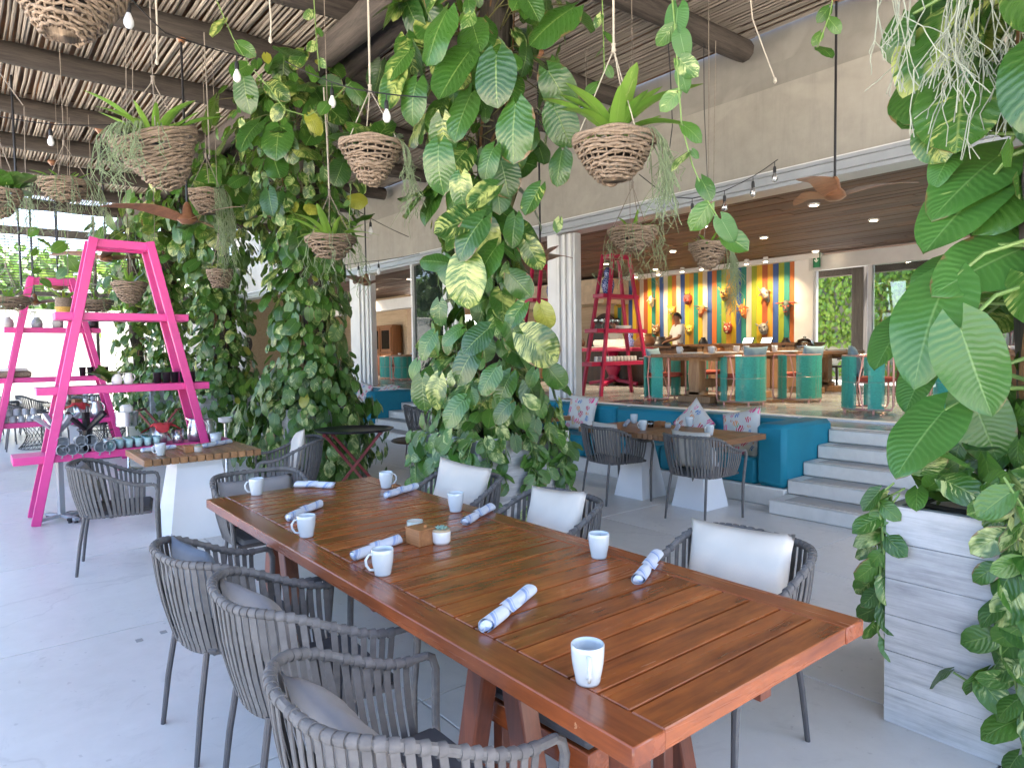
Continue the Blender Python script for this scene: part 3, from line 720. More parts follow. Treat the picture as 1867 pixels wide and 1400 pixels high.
# blue banquettes -------------------------------------------------------------
m_blue = M('teal blue upholstery', (.008, .19, .275), .62, .12, 2.0, bmp=.0025, bsc=7, spec=.35)
m_blued = m_blue
def bench(x0, x1, label, arm=True):
    t = thing('upholstered_bench', label, 'bench', ((x0 + x1) / 2, 6.7, 0), 0, 'teal blue benches along the raised floor')
    ox = -(x0 + x1) / 2; oy = -6.7
    MB().box(((x0 + x1) / 2 + ox, 6.76 + oy, .093), (x1 - x0, 1.0, .186), .01).ob('plinth', m_step, t)
    xe = x1 - (.33 if arm else 0); n = max(1, round((xe - x0) / 1.25)); w = (xe - x0) / n
    for k in range(n):
        xc = x0 + w * (k + .5) + ox
        b1 = MB().box((xc, 6.60 + oy, .325), (w - .006, .62, .272), .03).ob('seat_cushion', m_blue, t)
        b2 = MB().box((xc, 7.08 + oy, .56), (w - .006, .33, .50), .04).ob('back_cushion', m_blue, t)
    if arm:
        MB().box((x1 - .165 + ox, 6.76 + oy, .505), (.325, .97, .635), .045).ob('armrest', m_blue, t)
    return t
bench(-8.9, -3.545, 'teal blue bench with an upholstered arm beside the pale steps')
bench(-17.5, -12.255, 'teal blue bench behind the tray stand, next to further steps')

def print_mat(name, bg, sc, seed):
    m, nt, bs = base(name); L = nt.links
    v = coords(nt, (1, .25, 1)); n1 = nd(nt, 'ShaderNodeTexNoise'); n1.inputs['Scale'].default_value = sc * .55; L.new(v, n1.inputs['Vector'])
    vm = nd(nt, 'ShaderNodeVectorMath', operation='MULTIPLY_ADD'); L.new(n1.outputs['Color'], vm.inputs[0]); vm.inputs[1].default_value = (.11, .0, .11); L.new(v, vm.inputs[2])
    vo = nd(nt, 'ShaderNodeTexVoronoi'); vo.inputs['Scale'].default_value = sc; L.new(vm.outputs[0], vo.inputs['Vector'])
    sx = nd(nt, 'ShaderNodeSeparateXYZ'); L.new(vo.outputs['Color'], sx.inputs[0])
    cr = ramp(nt, [(0, (.60, .03, .10)), (.14, (.75, .25, .05)), (.28, (.03, .18, .45)), (.40, (.75, .08, .25)), (.52, (.10, .35, .15)), (.64, (.55, .12, .05)), (.76, (.75, .5, .05)), (.88, (.25, .08, .40))], 'CONSTANT')
    L.new(sx.outputs[0], cr.inputs[0])
    pk = ramp(nt, [(.40, (1, 1, 1)), (.46, (0, 0, 0))]); L.new(vo.outputs['Distance'], pk.inputs[0])
    stp = nd(nt, 'ShaderNodeTexWave'); stp.inputs['Scale'].default_value = sc * 1.1; stp.inputs['Distortion'].default_value = 6; L.new(vm.outputs[0], stp.inputs['Vector'])
    sr = ramp(nt, [(.36, (0, 0, 0)), (.44, (1, 1, 1))]); L.new(stp.outputs[0], sr.inputs[0])
    fac = math_(nt, 'MULTIPLY', pk.outputs[0], sr.outputs[0])
    L.new(mixc(nt, fac, bg, cr.outputs[0]), bs.inputs['Base Color']); bs.inputs['Roughness'].default_value = .9; return m
m_print = print_mat('embroidered print', (.66, .63, .58), 11, 1)
GPC = 'embroidered cushions on the blue bench'
cushion('white square cushion embroidered with colourful flowers, standing upright on the bench', P(1060, 753, Y=6.80), 8, -14, m_print, .52, .52, .13, 21, 4, GPC, 'cushion')
cushion('embroidered white cushion stood on one corner behind the bench table', P(1264, 772, Y=6.84), -5, -16, m_print, .46, .46, .13, 22, 42, GPC, 'cushion')
cushion('embroidered white cushion leaning against the blue bench arm', P(1352, 782, Y=6.72), -12, -14, m_print, .54, .44, .14, 23, -14, GPC, 'cushion')
cushion('embroidered white cushion lying low on the seat beside the blue arm', P(1358, 812, Y=6.55), -12, -52, m_print, .46, .34, .12, 24, -6, GPC, 'cushion')
cushion('pale embroidered cushion on the far blue bench', P(664, 718, Y=6.85), 5, -14, m_print, .55, .5, .14, 25, 10, GPC, 'cushion')
cushion('pale embroidered cushion behind the far bench arm', P(705, 712, Y=7.0), 5, -60, m_print, .6, .4, .14, 26, 3, GPC, 'cushion')

# pink ladder shelves -----------------------------------------------------------
m_pink = M('bright pink paint', (.64, .050, .25), .42, .16, 2.2, spec=.45, bmp=.0012, bsc=22, rv=.3, orand=.06)
m_ruby = M('deep ruby paint', (.33, .012, .055), .38, .08, 3, spec=.45)
def ladder(label, loc, rz, mt, wb=.84, wt=.25, H=2.78, db=.235, dt=.15, shelves=((.62, .99), (1.27, .78), (2.0, .60)), group='A-frame ladder shelves', lw=.078):
    t = thing('ladder_shelf', label, 'shelf', loc, math.radians(rz), group)
    for sx in (-1, 1):
        for sy in (-1, 1):
            MB().bar((sx * wb, sy * db, 0), (sx * wt, sy * dt, H), lw, .05, .004, up=(0, 1, 0)).ob('leg', mt, t)
        MB().bar((sx * (wt - .0), -dt, H - .045), (sx * (wt), dt, H - .045), .05, .075, .004).ob('end_bar', mt, t)
    for sy in (-1, 1):
        MB().box((0, sy * (dt - .02), H - .05), (2 * wt + .0, .04, .085), .004).ob('top_bar', mt, t)
    for z, hl in shelves:
        f = z / H; d = db + (dt - db) * f
        MB().box((0, 0, z), (2 * hl, 2 * d - .045, .075), .005).ob('shelf_board', mt, t)
    return t
lad1 = ladder('tall bright pink ladder shelf with black pots and white pitchers', (-8.07, 1.30, 0), 90, m_pink)
lad2 = ladder('further bright pink ladder shelf with grey jars on its upper board', (-12.35, 1.06, 0), 90, m_pink)
# ================================================================== plants
LV = leaf_mat('golden vine leaf', (.009, .044, .008), (.042, .125, .018), (.20, .29, .08), (.46, .50, .15), .33, 10, .30, .14)
LVS = leaf_mat('small vine leaf', (.014, .066, .010), (.066, .172, .024), (.22, .33, .08), (.50, .56, .22), .37, 6, .34, .16)
LVP = leaf_mat('plain large leaf', (.030, .115, .022), (.058, .175, .034), (.19, .33, .11), (.45, .55, .2), .03, 15, .36, .2, 3.2, 1.1)
LBR = leaf_mat('strap leaf', (.10, .25, .03), (.20, .36, .06), (.28, .42, .12), (.5, .6, .2), .1, 3, .35, .3, .3)
m_stem = M('vine stem', (.13, .12, .045), .6, .3, 12)
m_root = M('brown air root', (.16, .085, .035), .75, .3, 14)
m_grst = M('pale green stem', (.16, .26, .07), .5, .2, 10)
m_rhip = M('grey green trailing stem', (.17, .225, .12), .65, .25, 20)
m_soil = M('dark soil', (.03, .022, .016), .95, .3, 30, bmp=.01, bsc=60)

def leaf_vs(W=.38, nl=9, na=3, lob=.24, droop=.22, fold=.16, wave=.025, ph=0., power=.5, tip=.8):
    vs = []; uv = []
    for i in range(nl + 1):
        t = (i / nl) ** .85
        w = W * ((t + .012) ** power) * ((1 - t) ** tip + .004) * 1.62
        for j in range(-na, na + 1):
            sgn = j / na
            x = sgn * w; y = t - lob * (1 - t) ** 2.4 * abs(sgn) ** 1.3 + .0
            z = fold * abs(x) - droop * t * t + wave * math.sin(t * 11 + ph + (1 if sgn > 0 else 0)) * abs(sgn) ** 2 - .25 * abs(x) ** 2
            vs.append((x, y, z)); uv.append((.5 + sgn * .5, t))
    n = 2 * na + 1
    fs = [(i * n + j, i * n + j + 1, (i + 1) * n + j + 1, (i + 1) * n + j) for i in range(nl) for j in range(n - 1)]
    return vs, fs, uv
def leaf_mesh(name, mt, **k):
    vs, fs, uv = leaf_vs(**k)
    me = bpy.data.meshes.new(name); me.from_pydata(vs, [], fs)
    ul = me.uv_layers.new(name='UVMap'); lu = np.zeros(len(me.loops), dtype=np.int32); me.loops.foreach_get('vertex_index', lu)
    ul.data.foreach_set('uv', np.array(uv, dtype=np.float32)[lu].ravel())
    me.polygons.foreach_set('use_smooth', [True] * len(me.polygons)); me.materials.append(mt); me.update(); return me
BIG = [dict(W=.54, tip=.58, droop=d, fold=f, wave=w, ph=p, lob=l) for d, f, w, p, l in ((.18, .15, .02, 0, .22), (.34, .20, .03, 1.5, .25), (.10, .30, .02, 3, .2), (.45, .10, .03, 4.2, .24), (.25, -.08, .04, 2.2, .18))]
SML = [dict(W=.52, tip=.62, nl=5, na=2, droop=d, fold=f, wave=.03, ph=p, lob=.26) for d, f, p in ((.15, .2, 0), (.35, .12, 2), (.05, .35, 4), (.28, .05, 1))]
leafB = [leaf_mesh('leaf', LV, **k) for k in BIG]
leafS = [leaf_mesh('leaf', LVS, **k) for k in SML]
leafP = [leaf_mesh('leaf', LVP, **dict(k, W=.43, nl=13, na=5, tip=.74, power=.46, lob=.27)) for k in BIG]
leafT = [leaf_mesh('leaf', LBR, W=.085, nl=10, na=2, lob=0, droop=d, fold=.5, wave=.01, ph=p, power=.28, tip=.55) for d, p in ((.35, 0), (.7, 1), (.15, 2))]

def leaf_cloud(name, kinds, mt, mats, parent, label=None):
    """many small leaves joined as one mass"""
    tv = [leaf_vs(**k) for k in kinds]; A = []; Fq = []; U = []; n0 = 0
    for i, Mx in enumerate(mats):
        vs, fs, uv = tv[i % len(tv)]
        m3 = np.array(Mx)[:3, :3]; t = np.array(Mx)[:3, 3]
        A.append(np.array(vs) @ m3.T + t); Fq.append(np.array(fs) + n0); n0 += len(vs); U.append(np.array(uv, dtype=np.float32)[np.array(fs).ravel()])
    A = np.concatenate(A).astype(np.float32); Fq = np.concatenate(Fq).astype(np.int32); U = np.concatenate(U)
    me = bpy.data.meshes.new(name); me.vertices.add(len(A)); me.vertices.foreach_set('co', A.ravel())
    me.loops.add(Fq.size); me.loops.foreach_set('vertex_index', Fq.ravel()); me.polygons.add(len(Fq))
    me.polygons.foreach_set('loop_start', np.arange(0, Fq.size, 4, dtype=np.int32))
    me.polygons.foreach_set('use_smooth', [True] * len(Fq))
    ul = me.uv_layers.new(name='UVMap'); ul.data.foreach_set('uv', U.ravel()); me.update(calc_edges=True); me.validate()
    me.materials.append(mt); o = link(name, me, parent); o['kind'] = 'stuff'; return o
def lmat(base_, d, n, L, wf=1.0):
    m = frame_M(base_, d, n); s = Matrix.Diagonal((L * wf, L, L, 1)); return m @ s
R_ = random.Random(11)
def unit(): return V(R_.gauss(0, 1), R_.gauss(0, 1), R_.gauss(0, 1)).normalized()

def interp(tab, z):
    for (a, *p), (b, *q) in zip(tab, tab[1:]):
        if z <= b:
            f = max(0, (z - a) / (b - a)); return [x + (y - x) * f for x, y in zip(p, q)]
    return list(tab[-1][1:])
def vine(label, cx, cyy, tab, n_big, n_small, ztop, seed, planter=True, small_lo=.35, extra_leaves=(), n_mass=0, big_z=1.0, view_bias=True, stems=5, roots=9, cull=None):
    """climbing vine round a post. tab: height -> radius x, radius y, leaf length, offset x, offset y"""
    global R_
    R_ = random.Random(seed)
    t = thing('climbing_vine', label, 'plant', (cx, cyy, 0), 0, 'golden pothos vines climbing the terrace posts')
    toward = V(-cx, -cyy, 0).normalized()
    st = MB(); rt = MB()
    for k in range(stems):
        ph = R_.uniform(0, 6.28); q = []
        for j in range(16):
            z = .9 + (ztop - .9) * j / 15; a = ph + z * R_.uniform(.5, .9)
            q.append(V(.17 * math.cos(a) + R_.gauss(0, .02), .08 + .17 * math.sin(a) + R_.gauss(0, .02), z))
        (st if k % 2 else rt).tube(q, R_.uniform(.010, .019), 6)
    for k in range(roots):   # hanging roots
        a = R_.uniform(0, 6.28); z1 = R_.uniform(2.2, ztop); z0 = max(.95, z1 - R_.uniform(.6, 1.8)); r = R_.uniform(.16, .34)
        rt.tube([V(r * math.cos(a) + R_.gauss(0, .02), r * math.sin(a) + R_.gauss(0, .02), z1 + (z0 - z1) * j / 6) for j in range(7)], .006, 4)
    recs = []
    for k in range(n_big + n_small):
        big = k < n_big
        for _ in range(30):
            z = R_.uniform(big_z, ztop) if big else R_.uniform(small_lo, 1.6 if R_.random() < .6 else ztop)
            a = R_.uniform(-pi, pi)
            if view_bias and abs(a) > R_.uniform(1.2, 3.1): continue
            break
        rx, ry, L, ox, oy = interp(tab, z)
        dirn = Matrix.Rotation(a, 3, 'Z') @ toward
        f = R_.uniform(.45, 1.06)
        b = V(ox + dirn.x * rx * f, oy + dirn.y * ry * f, z)
        if not big: L = R_.uniform(.085, .14)
        else: L *= R_.uniform(.65, 1.25)
        d = (V(0, 0, -1) * R_.uniform(.35, 1.1) + dirn * R_.uniform(.1, .8) + unit() * .55).normalized()
        nn = (dirn * R_.uniform(.5, 1.0) + V(0, 0, 1) * R_.uniform(.2, 1.2) + unit() * .42 + toward * .35)
        b = b - d * L * .35
        if cull and cull(V(cx, cyy, 0) + b, L): continue
        recs.append((b, d, nn, L, big))
        if big:
            c = V(ox + R_.gauss(0, .08), oy + R_.gauss(0, .08), z + R_.uniform(-.05, .25)); mid = c.lerp(b, .6) + V(0, 0, .06)
            st.tube([c, mid, b], [.006, .005, .004], 4, cap=False)
    for (b, d, nn, L) in extra_leaves: recs.append((b - V(cx, cyy, 0), d, nn, L, True))
    parts = 0
    for (b, d, nn, L, big) in sorted(recs, key=lambda r: -r[3])[:300]:
        me = R_.choice(leafB) if L > .15 else R_.choice(leafS)
        link('leaf', me, t, M=lmat(b, d, nn, L, R_.uniform(.85, 1.12)))
    restm = [lmat(b, d, nn, L) for (b, d, nn, L, big) in sorted(recs, key=lambda r: -r[3])[300:]]
    for k in range(n_mass):
        z = R_.uniform(small_lo, ztop); rx, ry, L, ox, oy = interp(tab, z); a = R_.uniform(-pi, pi)
        dirn = Matrix.Rotation(a, 3, 'Z') @ toward; f = R_.uniform(.25, .95)
        if k % 2: z = R_.uniform(small_lo, 1.35)
        if z < 1.0 and planter: f = R_.uniform(.70, 1.0)
        b = V(ox + dirn.x * rx * f, oy + dirn.y * ry * f, z)
        if cull and cull(V(cx, cyy, 0) + b, L): continue
        restm.append(lmat(b, (V(0, 0, -1) + dirn * .4 + unit() * .5).normalized(), dirn + V(0, 0, .5) + unit() * .5, R_.uniform(.09, .17)))
    if restm: leaf_cloud('foliage', SML, LVS, restm, t)
    st.ob('stem', m_stem, t); rt.ob('air_root', m_root, t)
    return t
def planter(label, cx, cyy, w=.94, h=.93):
    t = thing('concrete_planter', label, 'planter', (cx, cyy, 0), 0, 'square concrete planters round the posts')
    n = 6; hb = h / n
    for k in range(n):
        for s in (-1, 1):
            MB().box((0, s * (w / 2 - .02 + rnd.uniform(-.0015, .0015)), hb * (k + .5)), (w, .04, hb - .0012), .0015).ob('board', m_board, t, loc=(0, 0, 0))
            MB().box((s * (w / 2 - .02), 0, hb * (k + .5)), (.04 + rnd.uniform(-.001, .001), w - .084, hb - .0012), .0015).ob('board', m_board, t)
    MB().box((0, 0, h * .5), (w - .1, w - .1, h - .05)).ob('core', m_board, t)
    MB().grid(lambda u, v: V((u - .5) * (w - .09), (v - .5) * (w - .09), h - .02 + .03 * math.sin(u * 9) * math.cos(v * 7)), 9, 9).ob('soil', m_soil, t)
    return t
planter('big board-marked concrete planter close to the table corner', -.77, 3.47)
planter('concrete planter under the central vine, partly covered by leaves', -4.59, 3.43)
planter('concrete planter under the second vine behind the pink ladder', -8.45, 3.43)
planter('third concrete planter in the row, mostly hidden by ivy', -12.3, 3.43)
planter('fourth concrete planter, far along the row of posts', -16.1, 3.43)

def trail(t, pts, L, step=.085, seed=0, org=(0, 0, 0), meshes=None, stem=None, face=None, wob=.5):
    """a hanging runner with leaves set alternately along it"""
    r2 = random.Random(seed); pts = [Vector(p) - Vector(org) for p in pts]
    sm_ = []
    for a, b in zip(pts, pts[1:]):
        n = max(1, int((b - a).length / .03))
        sm_ += [a.lerp(b, i / n) for i in range(n)]
    sm_.append(pts[-1])
    MB().tube(sm_, .0045, 5).ob('runner', stem or m_grst, t)
    face = Vector(face) if face else V(.6, -.8, .1)
    d = 0; last = sm_[0]; k = 0
    for p in sm_:
        d += (p - last).length; last = p
        if d >= step:
            d = 0; k += 1; side = 1 if k % 2 else -1
            sd_ = face.cross(V(0, 0, 1)).normalized() * side
            dd = (sd_ * r2.uniform(.3, .9) + V(0, 0, -1) * r2.uniform(.3, 1) + face * r2.uniform(0, .4)).normalized()
            nn = face + V(0, 0, .4) + V(r2.gauss(0, wob), r2.gauss(0, wob), r2.gauss(0, wob))
            l = L * r2.uniform(.7, 1.2)
            link('leaf', r2.choice(meshes or leafS), t, M=lmat(p + sd_ * .015, dd, nn, l))

# ---- central vine (second planter)
def px_leaf(bx, by, tx, ty, Y=None, D=None, tilt=(.4, -.8, .45), bulge=.0, D2=None):
    """a leaf spotted in the photograph: stalk end and tip at the depth where the plant stands"""
    b = P(bx, by, Y=Y, D=D); tt = P(tx, ty, Y=Y, D=D2 or D)
    d = tt - b; return (b, d, Vector(tilt), d.length * 1.02)
Dm = 5.0
cen = [px_leaf(*q, D=Dm + o) for *q, o in (
    (1045, 15, 960, 62, .0), (815, 20, 765, 105, -.3), (855, 95, 795, 175, -.2), (905, 100, 900, 190, -.4), (1000, 130, 1045, 200, .2), (940, 190, 925, 290, -.4), (860, 170, 820, 250, .1),
    (1010, 195, 1040, 265, .1), (1025, 275, 1010, 335, -.1), (745, 95, 700, 140, .2), (730, 130, 700, 200, .2), (760, 150, 735, 215, .1), (900, 270, 872, 320, -.3), (800, 265, 790, 345, -.2),
    (840, 320, 835, 375, -.3), (905, 340, 850, 375, -.5), (985, 340, 955, 390, -.4), (880, 400, 825, 460, -.6), (870, 395, 790, 420, -.5), (940, 395, 930, 450, -.4), (1020, 400, 1015, 425, .0), (960, 440, 985, 490, -.2),
    (850, 470, 845, 560, -.5), (905, 450, 860, 510, -.5), (815, 480, 765, 470, -.3), (930, 500, 970, 540, -.4), (955, 555, 920, 595, -.5), (985, 555, 1000, 600, -.3), (890, 600, 840, 640, -.6), (930, 590, 960, 640, -.5),
    (955, 610, 1020, 655, -.6), (865, 640, 820, 690, -.5), (790, 610, 760, 650, -.3), (840, 600, 800, 620, -.5), (905, 670, 870, 715, -.7), (930, 685, 900, 735, -.6), (975, 675, 960, 705, -.5), (1000, 670, 1030, 708, -.3),
    (800, 690, 785, 745, -.4), (845, 730, 800, 770, -.6), (930, 735, 895, 765, -.7), (960, 725, 985, 745, -.5), (950, 745, 955, 785, -.6), (770, 690, 770, 750, -.2), (760, 660, 745, 690, .1))]
tabC = [(.3, .62, .62, .12, 0, 0), (1.0, .60, .60, .20, 0, 0), (1.35, .50, .5, .25, 0, 0), (1.8, .46, .46, .27, -.02, -.08), (2.4, .34, .36, .30, -.04, -.08), (2.9, .46, .46, .32, -.04, -.08), (3.6, .62, .6, .33, .03, 0), (4.4, .72, .7, .32, .05, 0), (5.2, .75, .7, .30, .05, 0)]
vc = vine('tall golden pothos vine with huge yellow-streaked leaves on the central post', -4.6, 3.45, tabC, 150, 110, 4.9, 31, small_lo=.9, extra_leaves=cen, n_mass=520, big_z=1.25)
for k in range(30):
    r2 = random.Random(100 + k)
    if k < 17: a = V(-5.04 + .92 * r2.random(), 2.955, .95); fc = (.2, -1, .2)
    else: a = V(-4.115, 2.98 + .9 * r2.random(), .95); fc = (1, -.2, .2)
    L = r2.uniform(.25, .9) if not (6 <= k <= 9) else .2
    pts = [a + V(*(-.06 * c for c in fc)), a + V(fc[0] * .03, fc[1] * .04, -.03)]
    for j in range(1, 5): pts.append(a + V(fc[0] * .05 + r2.gauss(0, .02), fc[1] * .05 + r2.gauss(0, .02), -.03 - L * j / 4))
    trail(vc, pts, r2.uniform(.10, .15), .075, k, (-4.6, 3.45, 0), face=fc)

# ---- further vines
tab2 = [(.2, .74, .72, .13, 0, 0), (1.1, .70, .68, .16, .0, 0), (1.6, .56, .56, .18, .0, 0), (2.4, .54, .54, .21, .0, 0), (3.0, .60, .6, .26, 0, 0), (3.8, .95, .85, .33, .05, -.1), (4.6, 1.15, 1.0, .36, .1, -.1), (5.2, 1.1, 1.0, .36, .1, 0)]
vine('dense golden pothos vine on the second post, over the folding tray stand', -8.45, 3.45, tab2, 190, 260, 4.95, 41, small_lo=.05, n_mass=2600, big_z=.9)
tab3 = [(.2, .68, .66, .15, 0, 0), (1.1, .62, .6, .18, 0, 0), (1.8, .52, .5, .22, 0, 0), (2.6, .55, .52, .26, 0, 0), (3.4, .75, .7, .30, 0, 0), (4.2, 1.0, .9, .36, 0, 0), (5.2, 1.1, 1.0, .36, 0, 0)]
vine('leafy vine on the third post, seen through the pink ladder', -12.3, 3.45, tab3, 170, 170, 4.95, 51, small_lo=.05, n_mass=2200, big_z=.6)
vine('leafy vine on the fourth post with its bare trunk showing', -16.1, 3.45, [(a, b * .95, c * .95, d, e, f) for a, b, c, d, e, f in tab3], 150, 120, 4.95, 61, small_lo=.05, n_mass=1800, big_z=.6)
vine('farthest vine at the end of the terrace beside the slat screen', -19.9, 3.45, [(a, b * 1.0, c, d, e, f) for a, b, c, d, e, f in tab3], 110, 60, 4.95, 71, small_lo=.3, n_mass=500, big_z=.6)

# ---- near vine on the right
hero = [  # stalk x,y  tip x,y  depth stalk, depth tip, facing, plain
    (1752, 600, 1803, 752, 2.56, 2.52, (.05, -1, .22), 1), (1722, 522, 1652, 664, 2.80, 2.70, (.0, -1, .30), 1), (1868, 452, 1722, 508, 2.80, 2.72, (.2, -1, .40), 1),
    (1722, 748, 1632, 846, 2.70, 2.62, (-.05, -1, .5), 1), (1772, 722, 1824, 850, 2.76, 2.70, (.25, -1, .35), 1), (1797, 338, 1688, 443, 2.95, 2.88, (.0, -1, .35), 1),
    (1822, 284, 1706, 368, 2.98, 2.90, (.1, -1, .55), 1), (1758, 138, 1740, 266, 2.90, 2.84, (.1, -1, .25), 0), (1742, 8, 1672, 152, 3.0, 2.95, (-.2, -1, .2), 0),
    (1700, 105, 1648, 205, 3.08, 3.02, (-.4, -1, .2), 0), (1695, 215, 1650, 222, 3.1, 3.05, (0, -1, .3), 0), (1690, 232, 1720, 292, 3.0, 2.96, (.1, -1, .2), 0),
    (1868, 335, 1788, 392, 2.85, 2.80, (.2, -1, .35), 0), (1868, 362, 1806, 428, 2.9, 2.84, (.2, -1, .3), 0), (1722, 480, 1668, 532, 3.0, 2.94, (.0, -1, .4), 1),
    (1648, 585, 1592, 664, 3.0, 2.95, (-.3, -1, .1), 1), (1690, 668, 1648, 742, 2.95, 2.9, (-.2, -1, .2), 1), (1748, 540, 1700, 610, 3.0, 2.98, (.1, -1, .3), 1), (1780, 590, 1742, 560, 3.05, 3.05, (.1, -1, .2), 1),
    (1740, 275, 1700, 322, 3.02, 2.98, (.0, -1, .2), 1), (1868, 500, 1800, 560, 3.1, 3.1, (.3, -1, .2), 0), (1850, 560, 1800, 600, 3.1, 3.1, (.2, -1, .3), 0), (1640, 40, 1630, 110, 3.15, 3.15, (-.3, -1, .2), 0),
    (1790, 30, 1760, 100, 3.05, 3.0, (.2, -1, .2), 0), (1840, 90, 1815, 190, 3.0, 2.95, (.3, -1, .2), 0), (1868, 170, 1830, 240, 2.95, 2.9, (.3, -1, .2), 0), (1700, 0, 1690, 70, 3.1, 3.05, (0, -1, .2), 0)]
tabR = [(.3, .5, .5, .13, 0, 0), (.95, .50, .5, .16, 0, 0), (1.2, .40, .4, .20, .12, 0), (2.0, .34, .4, .26, .22, .0), (2.6, .42, .42, .28, .12, 0), (3.4, .45, .45, .30, .0, 0), (5.2, .6, .6, .3, 0, 0)]
def cullR(p, L):
    q = p - EYE; z = q.dot(FW); x = 933.5 + F_PX * q.dot(RT) / z; y = 700 - F_PX * q.dot(UP) / z
    return x < 1735 + (0 if y > 300 else -70) and 120 < y < 840
vr = vine('vine with giant glossy leaves on the near post above the big planter', -.77, 3.45, tabR, 95, 90, 4.9, 81, small_lo=.95, n_mass=260, big_z=1.3, cull=cullR, roots=0)
hm = MB()
org = V(-.77, 3.45, 0)
for (bx, by, tx, ty, d0, d1, f, pl) in hero:
    b = P(bx, by, D=d0); tt = P(tx, ty, D=d1); d = tt - b
    me = leafP[(bx + ty) % 3] if pl else leafB[(bx + ty) % 3]
    wf = 1.12 if pl else 1.15
    link('leaf', me, vr, M=lmat(b - org, d, Vector(f), d.length * 1.06, wf))
    c = V(-.80, 3.35, b.z + R_.uniform(-.1, .25)); hm.tube([c - org, c.lerp(b, .6) - org + V(0, 0, .05), b - org], [.010, .008, .006], 6, cap=False)
hm.ob('petiole', m_grst, vr)
for k in range(46):   # small leaves massed on the planter rim
    r2 = random.Random(300 + k)
    a = V(-1.22 + 1.0 * r2.random(), 3.02 + .25 * r2.random(), .93); fc = (.1, -1, .5)
    dd = V(r2.gauss(0, .6), -r2.uniform(.1, .8), r2.uniform(-.5, .7)).normalized()
    c = a + V(r2.gauss(0, .03), -.03, r2.uniform(.02, .22))
    link('leaf', r2.choice(leafS), vr, M=lmat(c - org, dd, V(r2.gauss(0, .4), -1, r2.uniform(.2, 1)), r2.uniform(.10, .17)))
def ptrail(pl, Y, L, seed, step=.06, X=None):
    q = [P(x, y, Y=Y) if X is None else P(x, y, X=X) for x, y in pl]
    trail(vr, q, L, step, seed, org, face=(0, -1, .25))
ptrail([(1640, 900), (1618, 930), (1606, 1000), (1604, 1080), (1600, 1150), (1612, 1178)], 3.02, .105, 1, .05)
ptrail([(1650, 890), (1612, 910), (1594, 970), (1600, 1040), (1604, 1110)], 3.05, .11, 2, .05)
ptrail([(1630, 880), (1600, 905), (1608, 960), (1612, 1010)], 3.0, .10, 3, .05)
ptrail([(1815, 880), (1845, 930), (1832, 990), (1820, 1050), (1835, 1100), (1822, 1160), (1826, 1200), (1800, 1236), (1765, 1242), (1738, 1225)], 2.96, .115, 4, .055)
ptrail([(1840, 880), (1862, 960), (1858, 1040), (1850, 1120), (1862, 1190), (1850, 1240), (1862, 1300), (1866, 1380)], 2.95, .125, 5, .05)
ptrail([(1830, 870), (1868, 930), (1870, 1010), (1862, 1100), (1868, 1180), (1866, 1260), (1860, 1330)], 2.93, .13, 6, .05)

# ---- ivy wall in the garden behind the restaurant, hedge behind the white wall
iv = []
R_ = random.Random(5)
for k in range(13000):
    b = V(R_.uniform(-13, 2), 21.6 - abs(R_.gauss(0, .14)), R_.uniform(1.6, 4.9) if R_.random() < .90 else R_.uniform(.5, 1.1))
    iv.append(lmat(b, (V(0, 0, -1) + unit() * .6).normalized(), V(0, -1, .5) + unit() * .5, R_.uniform(.08, .15)))
ivw = thing('garden_wall', 'garden wall overgrown with bright green ivy beyond the windows', 'wall', (0, 0, 0))
MB().box((-5, 21.8, 2.4), (24, .25, 4.9), .01).ob('wall', concrete('garden wall concrete', (.16, .17, .14), (.42, .42, .38), .8), ivw)
leaf_cloud('ivy', SML, leaf_mat('ivy leaf', (.06, .16, .012), (.16, .30, .02), (.2, .3, .06), (.4, .5, .1), .1, 5), iv, ivw)
hd_ = []
for k in range(4200):
    b = V(-26.4 + R_.gauss(0, .35), R_.uniform(-5, 8.5), R_.uniform(2.6, 5.2) - abs(R_.gauss(0, .3)))
    hd_.append(lmat(b, (V(0, 0, -1) + unit() * .8).normalized(), V(1, 0, .6) + unit() * .6, R_.uniform(.14, .30)))
hg = thing('hedge', 'tall bright green hedge rising behind the white wall', 'hedge', (0, 0, 0))
leaf_cloud('leaves', SML, leaf_mat('hedge leaf', (.02, .075, .012), (.07, .16, .025), (.2, .3, .06), (.4, .5, .1), .1, 5), hd_, hg)
MB().tube([V(-26.5, -5, 2.0), V(-26.5, 8.5, 2.0)], .25, 6).ob('trunk', m_logz, hg)
gd = MB()
for x, lab_ in ((-7.5, 'weathered dark timber post outside the first window beside the striped wall'), (-4.4, 'weathered dark timber post outside, behind the big right leaves'), (-1.4, 'weathered dark timber post outside, farthest from the striped wall')): tag(MB().bar((x, 16.6, 0), (x, 16.6, 4.2), .28, .28, .01, up=(0, 1, 0)).ob('timber_post', m_logz), lab_, 'post', 'timber posts in the garden behind the windows')
tag(MB().bar((-9, 16.9, 3.45), (1, 16.9, 3.45), .2, .28, .01).ob('timber_beam', m_log), 'dark timber beam outside above the garden windows', 'beam')
